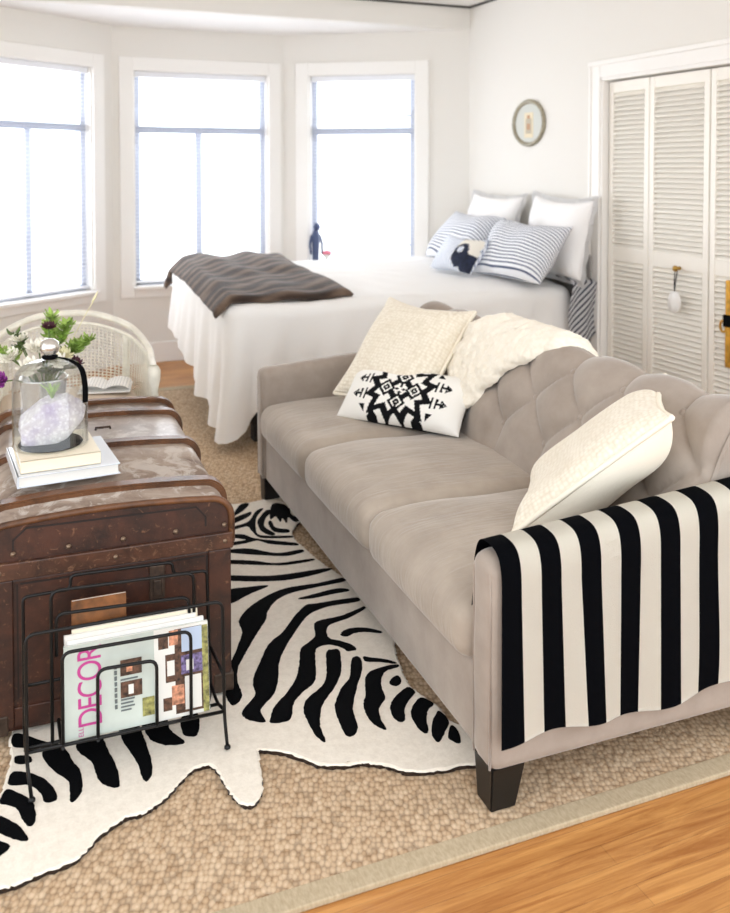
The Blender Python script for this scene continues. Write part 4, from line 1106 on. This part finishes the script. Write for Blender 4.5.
# ------------------------------------------------------------------ cane chair
t = thing('cane_chair', 'white painted tub chair with a woven cane back behind the trunk', 'chair', (.315, 3.85, .0115))
ch = t; O_ = Vector((.36, 3.85, .0115))
RIM = catmull([(x * .94, y, z - .02) for x, y, z in [(-.31, -.28, .66), (-.33, -.12, .665), (-.335, .02, .70), (-.28, .16, .765), (-.14, .235, .815), (0, .25, .825), (.14, .235, .815), (.28, .16, .765), (.335, .02, .70), (.33, -.12, .665), (.31, -.28, .66)]], False, 10)
bm = B(); tube(bm, RIM, .0135, 10); tube(bm, [p + Vector((0, 0, -.045)) for p in RIM], .007, 8); obj('rim', bm, 'chair', ch)
def cane(u, v):
    k = u * (len(RIM) - 1); i = min(len(RIM) - 2, int(k)); p = RIM[i].lerp(RIM[i + 1], k - i)
    return Vector((p.x * (.93 + .07 * v), p.y * (.93 + .07 * v), .40 + (p.z - .045 - .40) * v))
bm = B()
cache = {}
def strip(fn, n, r): tube(bm, [fn(k / n) for k in range(n + 1)], r, 4, caps=False)
for k in range(1, 84): u = k / 84; strip(lambda s: cane(u, s), 5, .0024)
for k in range(1, 26): v = k / 26; strip(lambda s: cane(s, v), 60, .0024)
cp = obj('cane_panel', bm, 'chair', ch)
bm = B(); softbox(bm, .60, .56, .05, .02, off=(0, -.03, .385), n=(4, 4, 1)); obj('seat_frame', bm, 'chair', ch)
for s in (-1, 1):
    bm = B(); lathe(bm, [(0, 0), (.016, 0), (.018, .05), (.02, .3), (.026, .34), (.018, .37), (.022, .42), (.014, .46), (.02, .52), (.014, .56), (.024, .60), (.026, .64), (.016, .66)], 14, mat4=Matrix.Translation((s * .29, -.28, 0))); obj('leg', bm, 'chair', ch)
    bm = B(); lathe(bm, [(0, 0), (.016, 0), (.02, .37), (.016, .40), (.016, .70)], 14, mat4=Matrix.Translation((s * .25, .19, 0))); obj('leg', bm, 'chair', ch)
bm = B(); softbox(bm, .54, .48, .085, .04, lambda v, q: (0, 0, .02 * (1 - q[0] ** 2) * (1 - q[1] ** 2) * (q[2] > 0)), (8, 8, 2))
o = obj('seat_cushion', bm, 'tan'); o.location = (.315, 3.80, .0115 + .41 + .0435); tag(o, 'tan linen cushion on the seat of the white cane chair', 'cushion')
# open book on the chair
t = thing('open_book', 'open white book lying on the tan cushion of the cane chair', 'book', (.455, 3.86, .535), R(-12))
bm = B(); grid(bm, 24, 3, lambda u, v: Vector(((u - .5) * .2, (v - .5) * .17, .012 + .018 * abs(math.sin(2 * PI * u)) ** .7 * 1 - .004)));
grid(bm, 24, 3, lambda u, v: Vector(((u - .5) * .2, (v - .5) * .17, .0)))
MAT['pagelines'] = stripes('printed_page', 0, .012, .2, (244, 243, 240), (206, 206, 208)); obj('pages', bm, 'pagelines', t)
bm = B(); box(bm, -.104, .104, -.09, .09, -.004, .001, bev=.0015); obj('cover', bm, 'white', t)

# ------------------------------------------------------------------ magazine rack
t = thing('magazine_rack', 'black wire magazine rack with stepped frames standing before the trunk', 'magazine rack', (.30, 2.14, .0305))
RO = Vector((.30, 2.14, .0305)); r = .0042
def wire(bm, pts, rad=.022, closed=False, rr=r): tube(bm, [p - RO for p in rectwire(pts, rad, 5, closed)], rr, 8, closed)
yf, ym, yr = 2.14, 2.205, 2.285; xl, xr = .072, .528
bm = B()
wire(bm, [(xl + .008, yf - .03, .0345), (xl, yf, .10), (xl, yf, .395), (xr - .004, yf, .388), (xr, yf, .10), (xr + .002, yf - .02, .0345)])
wire(bm, [(xl, yf, .125), (xr, yf, .112)])
wire(bm, [(.150, yf, .124), (.150, yf, .338), (.446, yf, .330), (.446, yf, .114)])
wire(bm, [(.228, yf, .122), (.228, yf, .282), (.364, yf, .276), (.364, yf, .116)])
obj('front_frame', bm, 'blackmetal', t)
bm = B()
wire(bm, [(.131, ym, .09), (.131, ym, .457), (.468, ym, .442), (.468, ym, .09)])
wire(bm, [(.142, ym, .30), (.142, ym, .400), (.456, ym, .383), (.456, ym, .30)])
obj('middle_frame', bm, 'blackmetal', t)
bm = B()
wire(bm, [(xl + .006, yr + .015, .0345), (xl, yr, .09), (xl, yr, .418), (.181, yr, .418), (.182, yr, .452), (.430, yr, .442), (.433, yr, .409), (.519, yr, .405), (xr, yr, .09), (xr - .004, yr + .015, .0345)], .014)
wire(bm, [(xl, yr, .2), (.181, yr, .2), (.430, yr, .2), (xr, yr, .2)])
obj('rear_frame', bm, 'blackmetal', t)
bm = B()
for x in (xl, .150, .228, .364, .446, xr): wire(bm, [(x, yf, .115), (x, (yf + yr) / 2, .092), (x, yr, .100)])
wire(bm, [(xl, ym, .094), (xr, ym, .094)])
wire(bm, [(xl, yf, .2), (xl, yr, .2)]); wire(bm, [(xr, yf, .2), (xr, yr, .2)])
obj('base_wires', bm, 'blackmetal', t)
for (x, y) in ((xl + .008, yf - .03), (xr + .002, yf - .02), (xl + .006, yr + .015), (xr - .004, yr + .015)):
    bm = B(); lathe(bm, [(0, 0), (.008, 0), (.008, .004), (.005, .008), (0, .009)], 12, mat4=Matrix.Translation(Vector((x, y, .0315)) - RO)); obj('foot', bm, 'blackmetal', t)

# magazines
MG = Vector((.158, 2.158, .112)); lean = R(-7)
def magazine(label, x, y, z, w, h, th, cover, yaw=0, name='magazine', ln=lean):
    t = thing(name, label, 'magazine', (x, y, z), (ln, 0, yaw), 'magazines in the wire rack')
    bm = B(); box(bm, 0, w, .0006, th - .0006, 0.0008, h - .0008); obj('pages', bm, 'page', t)
    bm = B(); box(bm, -.0012, w, 0, .0007, 0, h); box(bm, -.0012, w, th - .0007, th, 0, h); box(bm, -.0014, .0002, 0, th, 0, h); c = obj('cover', bm, cover, t)
    return t, c
MAT['cov1'] = M('mint_grey_cover', (196, 206, 198), .28, var=.06, vscale=9)
MAT['magenta'] = M('magenta_ink', (188, 62, 138), .4); MAT['ink'] = M('grey_ink', (96, 104, 104), .5)
MAT['brownphoto'] = M('dark_brown_photo', (78, 56, 44), .35, var=.75, vscale=90); MAT['violet'] = M('violet_photo', (104, 94, 132), .35, var=.7, vscale=110)
MAT['skyphoto'] = M('pale_blue_photo', (182, 198, 220), .35); MAT['peach'] = M('peach_photo', (190, 134, 106), .4, var=.5, vscale=70); MAT['lemon'] = M('yellow_green_photo', (142, 140, 84), .4, var=.55, vscale=70)
MAT['paleph'] = M('pale_photo', (226, 226, 220), .35)
mg, cov = magazine('foremost magazine in the rack with magenta title lettering down its cover', .157, 2.156, .118, .338, .212, .008, 'cov1', R(-1))
names = ['brownphoto', 'violet', 'skyphoto', 'peach', 'lemon', 'paleph', 'ink']
for k in names: cov.data.materials.append(MAT[k])
bm = B(); bm.from_mesh(cov.data)
pc = [0]
def patch(x0, x1, z0, z1, k): pc[0] += 1; box(bm, x0, x1, -.0013 - .00004 * pc[0], .0002, z0, z1, k)
# right half: picture of a furnished room
patch(.206, .337, .0, .212, 6); patch(.255, .322, .008, .206, 1)
patch(.262, .337, .01, .2, 1); patch(.272, .322, .15, .205, 3); patch(.216, .240, .165, .2, 1); patch(.242, .264, .17, .205, 4); patch(.232, .258, .085, .15, 1)
patch(.236, .254, .1, .135, 6); patch(.27, .325, .098, .142, 2); patch(.246, .276, .03, .075, 4); patch(.278, .318, .014, .092, 6); patch(.322, .336, .0, .205, 5)
patch(.282, .3, .105, .13, 6); patch(.225, .246, .02, .05, 1)
patch(.126, .176, .122, .158, 1); patch(.126, .176, .072, .108, 1); patch(.14, .154, .13, .15, 4); patch(.144, .156, .078, .1, 6); patch(.176, .204, .02, .062, 5)
for k, (zz, w) in enumerate(((.112, .05), (.066, .04), (.058, .036), (.05, .04), (.042, .03))): patch(.126, .126 + w * .8, zz, zz + .003, 7)
for k in range(8): patch(.112, .118, .05 + k * .013, .059 + k * .013, 7)
bm.to_mesh(cov.data); bm.free()
def lettering(txt, size, parent, x, z, m, sx=1.0, spacing=1.0, y=-.0009):
    cu = bpy.data.curves.new('lettering', 'FONT'); cu.body = txt; cu.size = size; cu.extrude = .0002; cu.offset = 0; cu.space_character = spacing
    tmp = bpy.data.objects.new('tmp', cu); C.objects.link(tmp); bpy.context.view_layer.update()
    me = bpy.data.meshes.new_from_object(tmp.evaluated_get(bpy.context.evaluated_depsgraph_get())); bpy.data.objects.remove(tmp)
    # rotated a quarter turn: reads from the bottom to the top of the cover
    me.transform(Matrix(((0, -1, 0, x), (0, 0, -1, y), (sx, 0, 0, z), (0, 0, 0, 1))))
    me.materials.append(MAT[m]); o = bpy.data.objects.new('lettering', me); C.objects.link(o); o.parent = parent; return o
lettering('DECOR', .078, cov, .082, .022, 'magenta', .76, .86)
lettering('ELLE', .016, cov, .040, .004, 'magenta', .9, 1.0)
cols = [('second magazine in the rack, white with a dark strip along its top', .165, .222, 'white'), ('third magazine in the rack, plain white and set slightly to the left', .160, .230, 'page'), ('magazine with a tan photograph edge behind the white ones', .178, .236, 'cream'), ('blue-edged magazine behind the white ones at the right of the rack', .188, .239, 'skyphoto')]
yy = 2.1655
for k, (lb, x, h, m) in enumerate(cols):
    magazine(lb, x, yy, .116, .322 - .012 * k, h, .0075, m, R(-1)); yy += .0085
magazine('worn brown covered magazine standing alone in the rear slot of the rack', .182, 2.226, .112, .128, .286, .010, 'kraft', R(-1), ln=R(-8))

# ------------------------------------------------------------------ light and camera
w = bpy.data.worlds.new('daylight'); bpy.context.scene.world = w; w.use_nodes = True
bg = w.node_tree.nodes['Background']; bg.inputs['Color'].default_value = (.93, .965, 1, 1); bg.inputs['Strength'].default_value = 2.05

def daylight(name, loc, rot, sx, sy, power, col=(1, 1, 1)):
    l = bpy.data.lights.new(name, 'AREA'); l.shape = 'RECTANGLE'; l.size = sx; l.size_y = sy; l.energy = power; l.color = col
    o = bpy.data.objects.new(name, l); C.objects.link(o); o.location = loc; o.rotation_euler = rot; return o
# daylight falling through the three bay windows
for nm, m4, x, wd, e in (('window_daylight_centre', m_c, .66, 1.0, 30), ('window_daylight_right', m_r, .63, .85, 20), ('window_daylight_left', m_l, .74, 1.05, 40)):
    p = m4 @ Vector((x, .3, 1.4)); d = m4.to_3x3() @ Vector((0, -1, -.25))
    daylight(nm, p, d.to_track_quat('-Z', 'Y').to_euler(), wd, 1.6, e, (.93, .96, 1))

cam = bpy.data.cameras.new('camera'); co = bpy.data.objects.new('camera', cam); C.objects.link(co)
co.location = (0, 0, 1.45); co.rotation_euler = (R(90 - 1.8), 0, R(-22.9))
cam.sensor_fit = 'VERTICAL'; cam.sensor_height = 36; cam.sensor_width = 36; cam.lens = 900 / 913 * 36
cam.shift_y = -(456.5 - (168 + 900 * math.tan(R(1.8)))) / 913
cam.clip_start = .05
cam.dof.use_dof = True; cam.dof.focus_distance = 2.35; cam.dof.aperture_fstop = 3.6
sc = bpy.context.scene; sc.camera = co
sc.view_settings.view_transform = 'Standard'; sc.view_settings.look = 'None'; sc.view_settings.gamma = 1; sc.view_settings.exposure = .3
sc.cycles.use_denoising = True
sc.cycles.max_bounces = 10; sc.cycles.diffuse_bounces = 6; sc.cycles.transparent_max_bounces = 24
sc.cycles.sample_clamp_indirect = 6
bpy.context.view_layer.update()
